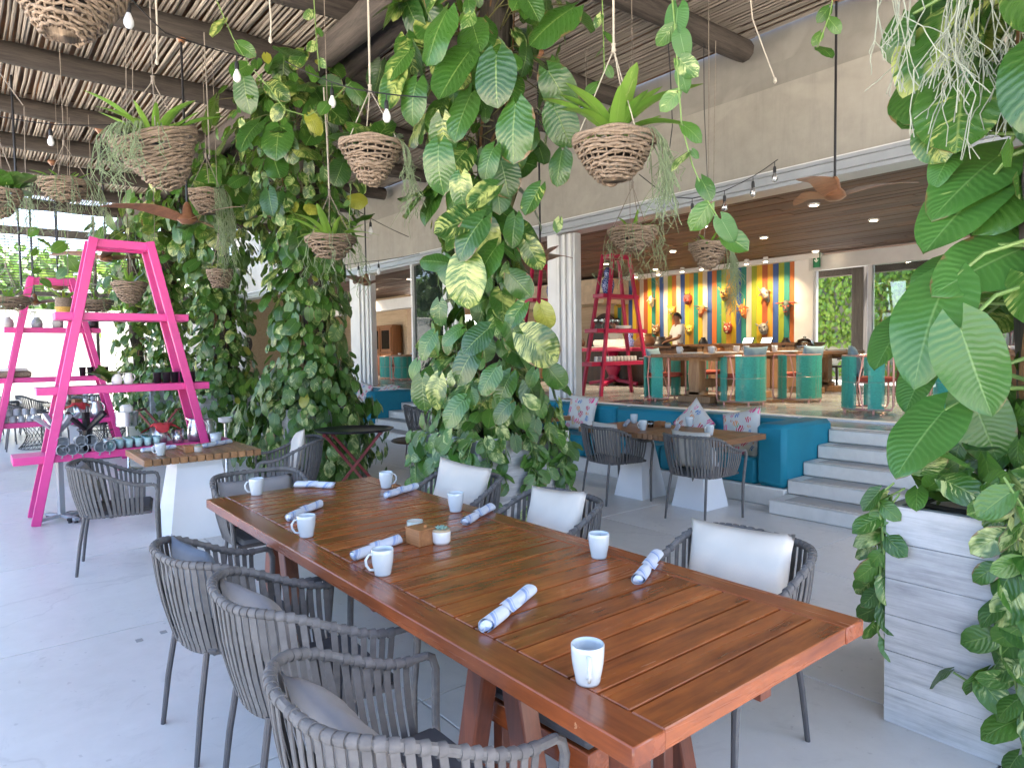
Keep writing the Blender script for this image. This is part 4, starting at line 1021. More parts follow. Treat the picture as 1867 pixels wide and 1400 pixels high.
# ================================================================== hanging baskets, fans, string lights, loose runners
m_wick = wood('wicker rod', (.095, .068, .044), (.31, .235, .17), .8, 0, 7, orand=.12, bmp=.001)
m_rope = M('pale rope', (.42, .38, .31), .85, .15, 60)
m_cord = M('grey brown cord', (.20, .17, .14), .8, .2, 60)
m_wire = M('black cable', (.015, .015, .017), .5)
m_rod = M('black metal rod', (.02, .02, .023), .4, .1, 4, metal=.3)
m_copper = wood('varnished fan wood', (.11, .048, .024), (.27, .128, .065), .33, 0, 1.5, coat=.3, orand=.1, bmp=.0004)
m_bulb = glass('bulb glass', (.93, .94, .95), .05, .9)
m_bulbw = M('frosted bulb', (.72, .73, .74), .25, .05)

def basket_mesh(R, Hh, seed, cone=.25, rows=None):
    r2 = random.Random(seed); mb = MB(); rows = rows or max(6, int(Hh / .0185)); n = 44
    def rad(f): return R * (cone + (1 - cone) * f ** .72) if f < 1 else R
    for k in range(rows):
        f = (k + .5) / rows; z0 = -Hh * (1 - f); r0 = rad(f); ph = r2.uniform(0, 6); th = .0118 * r2.uniform(.7, 1.2)
        pts = []
        for i in range(n):
            a = 2 * pi * i / n
            w = .007 * (1 if (i // 2 + k) % 2 else -1)
            pts.append(V((r0 + w + r2.gauss(0, .002)) * math.cos(a), (r0 + w) * math.sin(a), z0 + .010 * math.sin(2 * a + ph) + .004 * math.sin(5 * a + ph * 2) + r2.gauss(0, .003)))
        mb.tube(pts, th, 5, closed=True)
    for i in range(22):
        a = 2 * pi * i / 22
        mb.tube([V((rad(f) - .007) * math.cos(a + .12 * f), (rad(f) - .007) * math.sin(a + .12 * f), -Hh * (1 - f)) for f in (0, .2, .45, .7, 1.0)], .006, 5)
    for k in range(3):
        pts = [V((R + .006) * math.cos(2 * pi * i / n) , (R + .006) * math.sin(2 * pi * i / n), .006 + .012 * k + .008 * math.sin(5 * 2 * pi * i / n + k * 2)) for i in range(n)]
        mb.tube(pts, .012, 6, closed=True)
    for k in range(8):   # stray rods
        a = r2.uniform(0, 6.28); f = r2.uniform(.2, .9)
        q = V(rad(f) * math.cos(a) * 1.02, rad(f) * math.sin(a) * 1.02, -Hh * (1 - f)); a2 = a + r2.uniform(.4, 1.0)
        mb.tube([q, q * 1.06 + V(0, 0, .03), V(rad(f) * math.cos(a2) * 1.03, rad(f) * math.sin(a2) * 1.03, -Hh * (1 - f) + r2.uniform(-.05, .1))], .006, 4)
    mb.lathe([(rad(0), -Hh), (0, -Hh + .005)], 14)
    return mb.mesh('weave', m_wick, 'all')
def sprays(t, R, n, Lmin, Lmax, seed, mt=None, r=.0035, az=None, spread=.35, zz=0.0):
    """thin trailing stems falling over the basket rim"""
    r2 = random.Random(seed); mb = MB()
    for k in range(n):
        a = r2.uniform(0, 6.28) if az is None else az + r2.gauss(0, spread)
        L = r2.uniform(Lmin, Lmax); out = V(math.cos(a), math.sin(a), 0)
        p = out * R * r2.uniform(.4, .8) + V(0, 0, zz); q = [p, out * R * 1.05 + V(0, 0, .05 + zz), out * R * (1.15 + r2.uniform(0, .15)) + V(0, 0, -.03 + zz)]
        m = 6
        for j in range(1, m + 1):
            q.append(q[2] + V(r2.gauss(0, .018) * j * .5, r2.gauss(0, .018) * j * .5, -L * j / m) + out * .02 * j * (1 - j / m))
        mb.tube(q, [r] * 3 + [r * (1 - .08 * j) for j in range(1, m + 1)], 4, cap=False)
        for j in range(r2.randint(1, 3)):
            i = r2.randint(3, len(q) - 2); e = q[i] + V(r2.gauss(0, .035), r2.gauss(0, .035), -r2.uniform(.04, .12)); mb.tube([q[i], e, e + V(r2.gauss(0, .01), r2.gauss(0, .01), -.03)], r * .85, 4, cap=False)
    mb.ob('trailing_stems', mt or m_rhip, t)
def tuft(t, n, L, seed, up=.9, meshes=None, R=.05, z=.0, wf=1.0):
    r2 = random.Random(seed)
    for k in range(n):
        a = 2 * pi * k / n + r2.uniform(-.3, .3); o = V(math.cos(a), math.sin(a), 0)
        d = (o * r2.uniform(.5, 1.2) + V(0, 0, up * r2.uniform(.6, 1.2))).normalized(); nn = V(0, 0, 1) - o * .6
        link('leaf', (meshes or leafT)[k % len(meshes or leafT)], t, M=lmat(o * R + V(0, 0, z), d, nn, L * r2.uniform(.7, 1.2), wf))
def basket(label, c, R, Hh, seed, plant='fern', tilt=(0, 0), top=5.3, knot=.45, rope=None, n_sp=0, az=None, Ls=(.2, .5), cone=.25, leaf=.3):
    t = thing('hanging_basket', label, 'basket', c, 0, 'wicker baskets hanging from the pergola')
    w = link('weave', basket_mesh(R, Hh, seed, cone), t); w.rotation_euler = (tilt[0], tilt[1], seed)
    MB().lathe([(R * .93, -.03), (0, -.01)], 18).ob('soil', m_soil, t).rotation_euler = (tilt[0], tilt[1], 0)
    cords = MB()
    for k in range(3):
        a = 2 * pi * k / 3 + seed; cords.tube([V(R * math.cos(a), R * math.sin(a), -R * math.cos(a) * math.tan(tilt[1]) + R * math.sin(a) * math.tan(tilt[0])), V(0, 0, knot)], .0042, 5)
    cords.ob('cord', rope or m_cord, t)
    mb = MB().tube([V(0, 0, knot - .01), V(.004, 0, knot + (top - c[2] - knot) * .5), V(0, 0, top - c[2])], .0075 if rope else .0045, 6); mb.lathe([(0, knot - .03), (.016, knot - .015), (.012, knot + .02), (.018, knot + .035), (0, knot + .05)], 8)
    mb.ob('rope', rope or m_cord, t)
    if plant == 'fern': tuft(t, 12, leaf, seed, .9, None, .05)
    if plant == 'brom': tuft(t, 9, leaf, seed, 1.7, None, .03, .05, 1.7); tuft(t, 9, leaf * .95, seed + 1, .9, None, .05, .05, 1.7)
    if plant == 'pothos': tuft(t, 13, leaf * .6, seed, .55, leafS, .06, .04)
    if n_sp: sprays(t, R, n_sp, Ls[0], Ls[1], seed, None, .0032, az)
    return t
def atD(x, y, D): return P(x, y, D=D)
PXM = lambda D: D / F_PX
bk = [  # label, rim centre px, depth, radius px, height px, plant, kwargs
    ('large dark wicker basket hanging at the top corner, cut by the picture edge', (122, -22), 3.9, 92, 92, None, dict(tilt=(.1, .1), cone=.3)),
    ('big pointed wicker basket, tilted, with wispy grey-green stems hanging over it', (283, 258), 5.2, 72, 85, 'fern', dict(tilt=(-.22, .22), n_sp=34, az=-1.0, Ls=(.15, .45), cone=.18, leaf=.42)),
    ('conical wicker basket with a pothos plant and pale air roots', (677, 270), 5.4, 55, 66, 'pothos', dict(n_sp=16, az=.9, Ls=(.2, .7), cone=.15, leaf=.38, rope=m_rope)),
    ('round wicker basket with a bright green strap-leaved plant on a knotted rope', (1120, 262), 4.6, 73, 66, 'brom', dict(n_sp=34, az=.75, Ls=(.18, .62), cone=.34, leaf=.46, rope=m_rope, knot=.62)),
    ('small wicker bowl with a leafy plant before the second vine', (603, 440), 6.6, 43, 30, 'fern', dict(n_sp=20, Ls=(.1, .5), cone=.35, leaf=.42)),
    ('weathered basket with spidery stems, hung high before the roof beams', (120, 338), 7.5, 45, 26, 'fern', dict(n_sp=55, Ls=(.2, .6), cone=.4, leaf=.25)),
    ('basket with yellowing leaves and long trailing stems above the wooden fan', (378, 355), 8.2, 32, 34, 'pothos', dict(n_sp=46, az=.6, Ls=(.4, 1.1), cone=.4, leaf=.25)),
    ('small round basket against the second vine, below the fan', (401, 498), 8.6, 21, 26, 'pothos', dict(cone=.5, leaf=.24)),
    ('conical basket with upright leaves seen inside the pink ladder frame', (236, 520), 9.4, 28, 32, 'fern', dict(cone=.3, leaf=.32)),
    ('wicker basket with grey-green stems hanging before the dark timber ceiling', (1154, 425), 6.6, 43, 32, 'fern', dict(n_sp=30, Ls=(.15, .5), cone=.35, leaf=.2, top=5.3)),
    ('conical wicker basket of ferns in front of the striped wall', (1292, 450), 6.9, 33, 38, 'fern', dict(n_sp=34, az=.6, Ls=(.2, .8), cone=.25, leaf=.2)),
    ('shaggy basket at the picture edge below the roof', (2, 355), 5.6, 30, 40, 'pothos', dict(n_sp=26, Ls=(.1, .4), leaf=.42)),
    ('flat basket with spiky leaves beside the further ladder shelf', (14, 548), 9.0, 36, 16, 'fern', dict(n_sp=12, Ls=(.1, .3), cone=.5, leaf=.3)),
    ('low brown basket behind the pink ladder beside the vine', (176, 552), 10.6, 26, 16, 'fern', dict(n_sp=10, Ls=(.1, .3), cone=.5, leaf=.2)),
]
for k, (lab, q, D, rp, hp, pl, kw) in enumerate(bk):
    c = P(*q, D=D); basket(lab, c, rp * PXM(D), hp * PXM(D), k + 3, pl, **kw)
# round pot in a yellow woven sleeve
c = P(118, 560, D=9.9); yp = thing('hanging_pot', 'pot in a yellow woven sleeve hanging in the further ladder', 'pot', c)
MB().lathe([(.10, -.12), (.125, 0), (.11, 0), (.09, -.10)], 20).ob('sleeve', M('yellow woven sleeve', (.52, .30, .06), .7, .25, 60, bmp=.003, bsc=90), yp)
MB().lathe([(.115, 0), (.12, .13), (.105, .13), (0, .10)], 18).ob('pot', m_wick, yp); tuft(yp, 8, .3, 4, .8, None, .03, .1)
MB().tube([V(0, 0, .1), V(0, 0, 5.3 - c.z)], .004, 4).ob('rope', m_cord, yp)

def fan(label, c, R, a0, top=5.3, pitch=.32):
    t = thing('ceiling_fan', label, 'fan', c, a0, 'wooden ceiling fans on long rods')
    MB().tube([V(0, 0, .08), V(0, 0, top - c[2])], .013, 8).ob('rod', m_rod, t)
    MB().lathe([(.02, top - c[2]), (.08, top - c[2]), (.08, top - c[2] - .03), (.03, top - c[2] - .09), (.02, top - c[2] - .09)], 14).ob('mount', m_copper, t)
    MB().lathe([(0, -.085), (.07, -.078), (.115, -.04), (.105, .0), (.06, .045), (.045, .13), (.022, .17)], 22).ob('hub', m_copper, t)
    for k in range(3):
        a = 2 * pi * k / 3
        mb = MB(); nv = 12; vs = []
        for i in range(nv + 1):
            f = i / nv; x = .06 + (R - .06) * f
            w = .092 * (1 - .15 * f) * (1 if f < .75 else max(.12, 1 - ((f - .75) / .25) ** 2 * .88)) * (0.75 + .45 * math.sin(pi * min(1, f * 1.6)))
            zc = -.02 + .05 * f + .05 * math.sin(pi * f); tw = pitch * (1.5 - f)
            yo = .05 * math.sin(pi * f)
            for j in (-1, -.4, .4, 1):
                for sg in (0, 1):
                    vs.append(V(x, yo + j * w * math.cos(tw), zc + j * w * math.sin(tw) + (.006 if sg else -.006) * (1 - abs(j) * .7)))
        n8 = 8; fs = []
        ring = [0, 2, 4, 6, 7, 5, 3, 1]
        for i in range(nv):
            for e in range(8):
                p_, q_ = ring[e], ring[(e + 1) % 8]
                fs.append((i * n8 + p_, (i + 1) * n8 + p_, (i + 1) * n8 + q_, i * n8 + q_))
        fs.append(tuple(ring)); fs.append(tuple(nv * n8 + e for e in ring[::-1]))
        mb.add(vs, fs).xf(Matrix.Rotation(a, 4, 'Z')).ob('blade', m_copper, t)
    return t
fan('carved wooden fan above the pink ladder shelf', P(342, 396, X=-8.66), .88, math.radians(26))
fan('dark wooden fan in front of the far fluted door stack', P(668, 514, X=-12.75), .82, math.radians(51))
fan('copper brown fan near the timber ceiling, seen from below', P(1522, 352, Y=7.3), .78, math.radians(30))
fan('pale wooden fan behind the near ladder top', P(193, 468, D=11.2), .95, math.radians(111))
fan('wooden fan seen through the further ladder frame', P(63, 550, D=14.0), .9, math.radians(90))
fan('highest of the small distant fans beside the yellow pot', P(106, 522, D=13.0), .7, math.radians(70))
fan('fan half covered by the central vine before the fluted doors', P(985, 468, D=8.6), .62, math.radians(-25), 5.3)

# bare rods and cords from the roof
for k, (q, y1, D, lab) in enumerate((((28, 300), 520, 9.0, 'thin dark rod hanging at the picture edge'), ((50, 320), 520, 15.0, 'black rod above the further pink ladder'), ((100, 330), 470, 14.0, 'black rod hanging before the slat screen'))):
    a = P(*q, D=D); b = P(q[0], y1, D=D)
    tag(MB().tube([V(a.x, a.y, 5.3), V(a.x, a.y, b.z)], .014, 8).ob('hanging_rod', m_rod), lab, 'rod', 'rods hanging from the roof')
def cordline(lab, pts, D, r, mt, name='hanging_rope', knot=True, grp='loose cords hanging from the roof'):
    q = [P(*p, D=D) for p in pts]; mb = MB().tube(q, r, 6)
    if knot: mb.lathe([(0, -.03), (.014, -.015), (.01, .01), (0, .02)], 8, q[-1])
    return tag(mb.ob(name, mt), lab, 'cord', grp)
cordline('pale cord with a knotted end near the big girder', [(491, -5), (494, 40), (493, 72)], 4.6, .006, m_rope)
cordline('pale twisted rope ending in a knot above the tilted basket', [(284, -5), (287, 60), (286, 112)], 4.9, .007, m_rope)
cordline('brown cord ending before the dark girder', [(372, 60), (378, 180), (382, 285)], 6.0, .006, m_cord)
cordline('white rope dropping past the second bulb', [(590, 160), (596, 250), (600, 345)], 6.2, .007, m_rope, knot=False)
cordline('pale rope coming down beside the top of the central vine', [(671, -5), (673, 70), (674, 140)], 4.9, .007, m_rope, knot=False)
cordline('curved pale cord with a red tip before the grey fascia', [(1368, -5), (1372, 35), (1392, 90), (1413, 146)], 5.0, .005, m_rope)
cordline('long dark wire hanging over the fascia beside the green runner', [(1216, 50), (1222, 130), (1226, 230), (1212, 340)], 5.2, .004, m_wire, knot=False)
cordline('first of two thin dark wires over the fascia', [(1283, 80), (1284, 200), (1290, 330), (1300, 360)], 6.4, .0035, m_wire, knot=False)
cordline('second of two thin wires over the fascia', [(1305, 75), (1303, 200), (1301, 350)], 6.4, .0035, m_cord, knot=False)
cordline('fine cord in front of the third roof beam', [(44, 195), (46, 300), (50, 440)], 6.6, .004, m_cord, knot=False)
cordline('thin grey line from a red clip at the roof edge', [(0, 134), (22, 165), (42, 192)], 5.2, .004, m_cord, knot=False)
for k, (x, y0, y1, D) in enumerate(((122, 60, 520, 9.0), (229, 50, 250, 6.0), (241, 55, 250, 6.2), (126, 215, 420, 9.0), (235, 400, 520, 9.4), (280, 330, 440, 9.0), (1068, 90, 250, 5.6), (1147, 110, 420, 6.6))):
    cordline('fine brown cord among the hanging baskets', [(x, y0), (x + 1, (y0 + y1) / 2), (x + 2, y1)], D, .0035, m_cord, knot=False, grp='fine brown cords among the baskets')

# string lights
def string(lab, pts, D, bulbs, glow=False):
    ds = D if isinstance(D, list) else [D] * len(pts)
    q = [P(*p, D=d) for p, d in zip(pts, ds)]
    t = thing('string_light', lab, 'string lights', q[0], 0, 'black cables of string lights'); o = q[0]
    sm_ = []
    for a, b in zip(q, q[1:]): sm_ += [a.lerp(b, i / 8) + V(0, 0, -.05 * math.sin(pi * i / 8) * (a - b).length * .25) - o for i in range(8)]
    sm_.append(q[-1] - o); MB().tube(sm_, .005, 5).ob('cable', m_wire, t)
    for (f, big) in bulbs:
        i = min(len(sm_) - 1, int(f * (len(sm_) - 1))); p = sm_[i]
        sk = MB().tube([p, p + V(0, 0, -.05)], .004, 5).lathe([(.0, -.05), (.012, -.05), (.017, -.07), (.017, -.115), (.0, -.115)], 10, p).ob('socket', m_wire, t)
        MB().lathe([(.012, -.115), (.018, -.13), (.031, -.165), (.030, -.19), (.018, -.21), (0, -.216)], 12, p).ob('bulb', m_bulbw if big else m_bulb, sk)
    return t
string('string light cable dipping under the striped-wall lintel with clear bulbs', [(1165, 318), (1218, 358), (1262, 362), (1321, 348), (1373, 322), (1418, 291)], 7.2, [(.42, 1), (.62, 0), (.8, 0), (.98, 0)])
string('string light cable sloping down from the vine across the grey fascia', [(620, 350), (637, 375), (688, 405), (745, 432)], 9.0, [(.62, 1)])
string('string light cable running level under the door header by the far fan', [(607, 486), (660, 478), (700, 474), (765, 462)], 10.6, [(.15, 0), (.3, 1), (.6, 1)])
string('string light cable crossing above the central vine', [(520, 112), (605, 150), (680, 168), (780, 178)], [6.2, 5.8, 5.2, 5.0], [(.36, 1), (.78, 1)])
string('string light cable with a pale bulb near the top of the picture', [(210, -40), (236, -5), (300, 60), (447, 105)], [4.4, 4.4, 4.8, 5.6], [(.33, 1), (.99, 1)])
string('string light cable low over the far baskets', [(0, 213), (104, 228), (240, 226), (342, 236)], [6.6, 6.8, 7.4, 7.6], [(.33, 1), (1.0, 1)])

# loose green runners hanging down
def runner(lab, pts, D, L, seed, step=.1, meshes=None):
    q = [P(*p, D=D) for p in pts]
    t = thing('hanging_runner', lab, 'plant', q[0], 0, 'green runners hanging from the roof')
    trail(t, q, L, step, seed, q[0], meshes, face=V(-q[0].x, -q[0].y, 0).normalized()); return t
rn = runner('long bright green runner with heart-shaped leaves before the fascia', [(1225, -10), (1232, 70), (1237, 150), (1243, 230), (1262, 300), (1290, 365), (1308, 395), (1320, 440)], 3.9, .14, 2, .16)
for (b, d, nn, L) in (px_leaf(1236, 15, 1228, 72, D=3.9), px_leaf(1240, 62, 1250, 106, D=3.85), px_leaf(1242, 130, 1252, 165, D=3.9), px_leaf(1315, 400, 1340, 442, D=3.85), px_leaf(1262, 275, 1275, 288, D=3.9)):
    link('leaf', R_.choice(leafP), rn, M=lmat(b - rn.location, d, nn, L, 1.2))
runner('green runner trailing across from the roof to the second vine', [(392, -5), (425, 70), (455, 120), (490, 160), (520, 200), (560, 212), (600, 190), (640, 150)], 5.8, .17, 3, .2, leafB)
runner('thin runner of small leaves beside the white rope', [(572, -5), (576, 60), (582, 130)], 5.6, .09, 4, .12)
runner('short leafy runner hanging before the upper fascia', [(1520, -10), (1512, 30), (1500, 60), (1490, 88)], 5.2, .13, 5, .1)
runner('runner of pale leaves hanging over the slat screen', [(68, 400), (70, 450), (75, 500), (72, 520)], 8.4, .13, 6, .12)
runner('leafy runner beside the near ladder top', [(118, 420), (122, 470), (120, 500)], 9.5, .22, 7, .16)
runner('runner with small leaves next to the strap-leaved basket', [(1098, -5), (1100, 60), (1102, 130), (1085, 170)], 5.0, .12, 8, .12)
runner('thin vine with round leaves in front of the pale fascia', [(640, 330), (637, 400), (635, 470)], 7.4, .10, 9, .2)
# grey-green mistletoe cactus hanging by the near post
rc = thing('hanging_cactus', 'pale grey-green mistletoe cactus hanging in thin branching strands by the near post', 'plant', P(1765, -30, D=2.75))
r2 = random.Random(9); mb = MB()
def strand(p, d, L, r, lev):
    q = [p]; 
    for j in range(4):
        d = (d + V(r2.gauss(0, .07), r2.gauss(0, .07), -.06)).normalized(); q.append(q[-1] + d * L / 4)
    mb.tube(q, r, 4)
    if lev > 0:
        for _ in range(r2.choice((1, 2, 2))): strand(q[-1], (d + V(r2.gauss(0, .55), r2.gauss(0, .55), -.3)).normalized(), L * r2.uniform(.5, .85), r * .92, lev - 1)
for x, y, n in ((1620, -40, 5), (1655, -60, 3), (1760, -40, 12), (1800, -40, 10), (1850, -50, 8), (1740, 0, 4)):
    for _ in range(n): strand(P(x + r2.gauss(0, 18), y + r2.uniform(-30, 20), D=2.7 + r2.gauss(0, .06)) - rc.location, V(r2.gauss(0, .2), r2.gauss(0, .2), -1).normalized(), r2.uniform(.12, .26), .0027, 3)
mb.ob('stems', M('pale mistletoe stem', (.25, .275, .215), .6, .2, 14), rc)
# ================================================================== tableware on the terrace
m_mug = M('pale blue white glaze', (.50, .555, .58), .22, .03, 3, coat=.3)
m_greyg = M('mid grey glaze', (.33, .36, .39), .3, .08, 6, coat=.2)
m_stoneg = M('rough stone glaze', (.42, .41, .39), .7, .15, 14)
m_steel = M('brushed steel', (.52, .53, .54), .28, .06, 8, metal=.9)
m_tglass = glass('tinted tumbler glass', (.70, .90, .89), .03, .25)
m_cglass = glass('clear glass', (.92, .95, .94), .03, .7)
m_blackp = M('black plastic', (.012, .012, .014), .4, .1, 6)
m_redc = M('red napkin cloth', (.50, .045, .05), .85, .12, 12, bmp=.001, bsc=120)
m_wpor = M('white porcelain', (.74, .74, .72), .25, .03, 3, coat=.2)
m_brown = M('brown glazed clay', (.10, .040, .018), .3, .2, 6, coat=.2)
m_dark = M('dark ceramic', (.025, .02, .018), .4, .2, 6)
m_cobalt = None

def napkin_mat():
    m, nt, bs = base('white napkin with blue stripes'); L = nt.links
    t = nd(nt, 'ShaderNodeTexCoord'); sp = nd(nt, 'ShaderNodeSeparateXYZ'); L.new(t.outputs['Object'], sp.inputs[0])
    ang = math_(nt, 'ARCTAN2', sp.outputs[0], sp.outputs[2])
    q = math_(nt, 'ADD', math_(nt, 'MULTIPLY', sp.outputs[1], 8.5), math_(nt, 'MULTIPLY', ang, .16))
    fr = math_(nt, 'FRACT', math_(nt, 'ADD', q, .5))
    r = ramp(nt, [(0, (.58, .63, .70)), (.36, (.58, .63, .70)), (.39, (.26, .35, .57)), (.50, (.27, .37, .60)), (.53, (.56, .62, .70)), (.57, (.56, .62, .70)), (.59, (.28, .38, .60)), (.64, (.58, .63, .70))]); L.new(fr, r.inputs[0])
    L.new(r.outputs[0], bs.inputs['Base Color']); bs.inputs['Roughness'].default_value = .9
    bump(nt, bs, noise(nt, t.outputs['Object'], 60, 4), .003, .6); return m
m_nap = napkin_mat()

def mug_body(h=.10, r1=.043, r0=.030, t=.0035):
    pr = [(r0 * .75, .002), (r0, .0), (r0 * 1.06, .006)]
    for i in range(1, 8):
        f = i / 7; pr.append((r0 + (r1 - r0) * (1 - (1 - f) ** 2.2), .006 + (h - .006) * f))
    pr += [(r1 - t * .4, h + .0016), (r1 - t, h)]
    for i in range(6, 0, -1):
        f = i / 7; pr.append((r0 + (r1 - r0) * (1 - (1 - f) ** 2.2) - t, .008 + (h - .006) * f))
    pr.append((0, .010)); return pr
def handle(r, h, z, d=.028, th=.0052):
    return MB().tube([V(r, 0, z + h), V(r + d * .55, 0, z + h * 1.02), V(r + d, 0, z + h * .68), V(r + d * .92, 0, z + h * .3), V(r + d * .5, 0, z - .002), V(r - .006, 0, z - .006)], [th * 1.1, th, th, th, th, th], 8)
def make_mug(label, loc, rz, group, mt=None, s=1.0):
    t = thing('mug', label, 'mug', loc, rz, group, s)
    MB().lathe(mug_body(), 28).ob('body', mt or m_mug, t, 'all'); handle(.037, .055, .028).ob('handle', mt or m_mug, t, 'all'); return t
GM = 'white mugs laid on the long table'
hp = lambda x, y: math.atan2(*reversed((x, y)))
def face_px(dx):   # handle direction in the place for a handle seen to the left (-1), right (+1), front (0) or away (2)
    r = RT.copy(); r.z = 0; f = FW.copy(); f.z = 0
    d = {-1: -r - f * .5, 1: r + f * .3, 0: -f - r * .05, 2: f + r * .4}[dx]; return math.atan2(d.y, d.x)
c = P(1072, 1243, Z=.75); mug0 = make_mug('white mug nearest the front corner of the long table', V(c.x, c.y, .75), face_px(0), GM)
for lab, q, hd in (('white mug by the middle cream cushion chair, its handle turned away', (1092, 1016), 2), ('white mug with a napkin roll lying right behind its rim', (698, 1047), -1),
                   ('white mug standing left of the candle glass, handle to the left', (559, 978), -1), ('white mug behind the succulent pot at the far table edge', (831, 932), 2),
                   ('white mug at the far end beside the vine planter', (704, 889), 1), ('white mug at the head of the table before the grey cushion', (468, 902), -1)):
    c = P(*q, Z=.75); dup(mug0, lab, V(c.x, c.y, .75), face_px(hd), GM)
c = P(293, 830, Z=.75); dup(mug0, 'white mug on the small square table beside a napkin roll', V(c.x, c.y, .75), face_px(-1), 'mugs on the smaller tables')
for lab, q, hd in (('white mug farthest left on the bench tables', (1156, 771), 2), ('white mug with handle on the left bench table', (1172, 784), -1), ('white mug on the right bench table before the corner cushion', (1257, 777), 2), ('white mug near the end of the right bench table', (1294, 793), -1)):
    c = P(*q, Z=.75); dup(mug0, lab, V(c.x, c.y, .75), face_px(hd), 'mugs on the smaller tables')

def napkin(label, a, b, seed, z=.75, Lf=1.0):
    a, b = P(*a, Z=z), P(*b, Z=z); d = (b - a); L = d.length * Lf; r2 = random.Random(seed); mb = MB(); r = .0215
    n = 18; m = 14
    for sh in (0, 1):
        base_n = len(mb.v); vs = []
        for i in range(m + 1):
            f = i / m; y = (f - .5) * L; pin = 1 - .20 * math.exp(-((f - .48) / .09) ** 2) + .10 * abs(f - .5)
            for k in range(n):
                a_ = 2 * pi * k / n; rr = (r * pin if not sh else r * .72) * (1 + .05 * math.sin(3 * a_ + seed + 6 * f))
                vs.append((rr * math.cos(a_) * 1.08, y + (.008 * math.sin(a_ + seed) if i in (0, m) else 0) + (0 if not sh else (.004 if i == m else -.004 if i == 0 else 0)), rr * math.sin(a_) * .92 + .0005))
        fs = [(i * n + k, i * n + (k + 1) % n, (i + 1) * n + (k + 1) % n, (i + 1) * n + k) for i in range(m) for k in range(n)]
        if sh: fs += [tuple(range(n - 1, -1, -1)), tuple(m * n + k for k in range(n))]
        mb.add(vs, fs)
    o = mb.ob('napkin_roll', m_nap, None, 'all')
    fl = MB().grid(lambda u, v: V((-.5 + u) * .05 + .01, (-.5 + v) * .07 - .01, .0215 + .003 * math.sin(u * 7) - .022 * max(0, u - .55) * 2), 6, 6).ob('flap', m_nap, o, 'all')
    o.location = (a + b) / 2 + V(0, 0, .0195); o.rotation_euler = (0, 0, math.atan2(d.y, d.x) - pi / 2)
    return tag(o, label, 'napkin', 'rolled napkins with blue stripes')
napkin('rolled napkin lying nearest the front mug', (886, 1152), (966, 1086), 1)
napkin('rolled napkin by the table edge before the big cream cushion', (1163, 1066), (1198, 1018), 2)
napkin('rolled napkin to the right of the succulent pot', (848, 958), (896, 930), 3)
napkin('rolled napkin half hidden behind a mug handle', (644, 1022), (728, 990), 4)
napkin('rolled napkin behind the mug with its handle to the left', (526, 950), (584, 924), 5)
napkin('rolled napkin beside the mug at the head of the table', (540, 888), (608, 890), 6)
napkin('rolled napkin near the far mug at the planter end', (706, 908), (757, 892), 7)
napkin('napkin roll behind the mug on the small square table', (260, 825), (318, 818), 8)
napkin('napkin roll at the far edge of the small square table', (372, 817), (420, 808), 9)
napkin('short napkin roll between the mugs of the left bench table', (1139, 779), (1146, 770), 10, .75, 1.0)
napkin('short napkin roll at the rim of the right bench table', (1231, 790), (1237, 779), 11, .75, 1.0)

def succulent_pot(label, c, s=1.0):
    t = thing('succulent_pot', label, 'plant pot', c, 0, 'small succulents in pale pots', s)
    MB().lathe([(.034, 0), (.040, .012), (.042, .05), (.040, .064), (.036, .064), (.037, .05), (0, .048)], 24).ob('pot', m_wpor if s > .9 else m_stoneg, t, 'all')
    MB().lathe([(.0395, .0655), (.041, .062), (.0415, .056)], 24).ob('rim', M('sandy pot rim', (.45, .33, .2), .8), t)
    sm2 = M('pale succulent', (.22, .36, .30), .6, .2, 20)
    for ring, (nl, L, up) in enumerate(((8, .040, .5), (7, .034, 1.0), (5, .024, 1.8), (3, .015, 3.5))):
        for k in range(nl):
            a = 2 * pi * (k + ring * .5) / nl; d = V(math.cos(a), math.sin(a), up * .7).normalized()
            mb = MB(); sd_ = V(-math.sin(a), math.cos(a), 0); u2 = d.cross(sd_) * -1
            pts = []
            for f, w in ((0, .35), (.4, .8), (.72, 1), (.92, .6), (1, .06)):
                o_ = d * L * f + V(0, 0, .056 + ring * .004 - .004 * f); ww = L * .30 * w
                pts += [o_ + sd_ * ww, o_ + u2 * ww * .45, o_ - sd_ * ww, o_ - u2 * ww * .35]
            fs = [(i * 4 + e, i * 4 + (e + 1) % 4, i * 4 + 4 + (e + 1) % 4, i * 4 + 4 + e) for i in range(4) for e in range(4)] + [(16, 17, 18, 19)]
            mb.add(pts, fs).ob('leaf', sm2, t, 'all')
    return t
c = P(805, 990, Z=.75); succulent_pot('small pale pot with a rosette succulent on the long table', V(c.x, c.y, .75))
c = P(362, 824, Z=.75); succulent_pot('grey pot with a succulent on the small square table', V(c.x, c.y, .75), .85)
def wood_box(label, c, rz, s=1.0, lid=True):
    t = thing('condiment_box', label, 'box', c, rz, 'small wooden condiment boxes', s); wx = wood('orange condiment wood', (.22, .085, .028), (.42, .19, .07), .45, 0, 3.0)
    for y in (-.042, .042): MB().box((0, y, .034), (.105, .010, .066), .001).ob('side', wx, t)
    for x in (-.0475, .0475): MB().box((x, 0, .034), (.010, .073, .066), .001).ob('end', wx, t)
    MB().box((0, 0, .004), (.084, .073, .006)).ob('bottom', wx, t)
    if lid: MB().box((0, 0, .0705), (.109, .098, .006), .001).ob('lid', wx, t); MB().lathe([(.0, .073), (.006, .073), (.008, .082), (0, .086)], 10, (.02, .01, 0)).ob('knob', wx, t)
    return t
c = P(768, 990, Z=.75); wood_box('small orange wood box with lid beside the succulent on the long table', V(c.x, c.y, .75), math.radians(4))
c = P(344, 824, Z=.75); wood_box('small wood box on the square table beside its grey pot', V(c.x, c.y, .75), 0, .75)
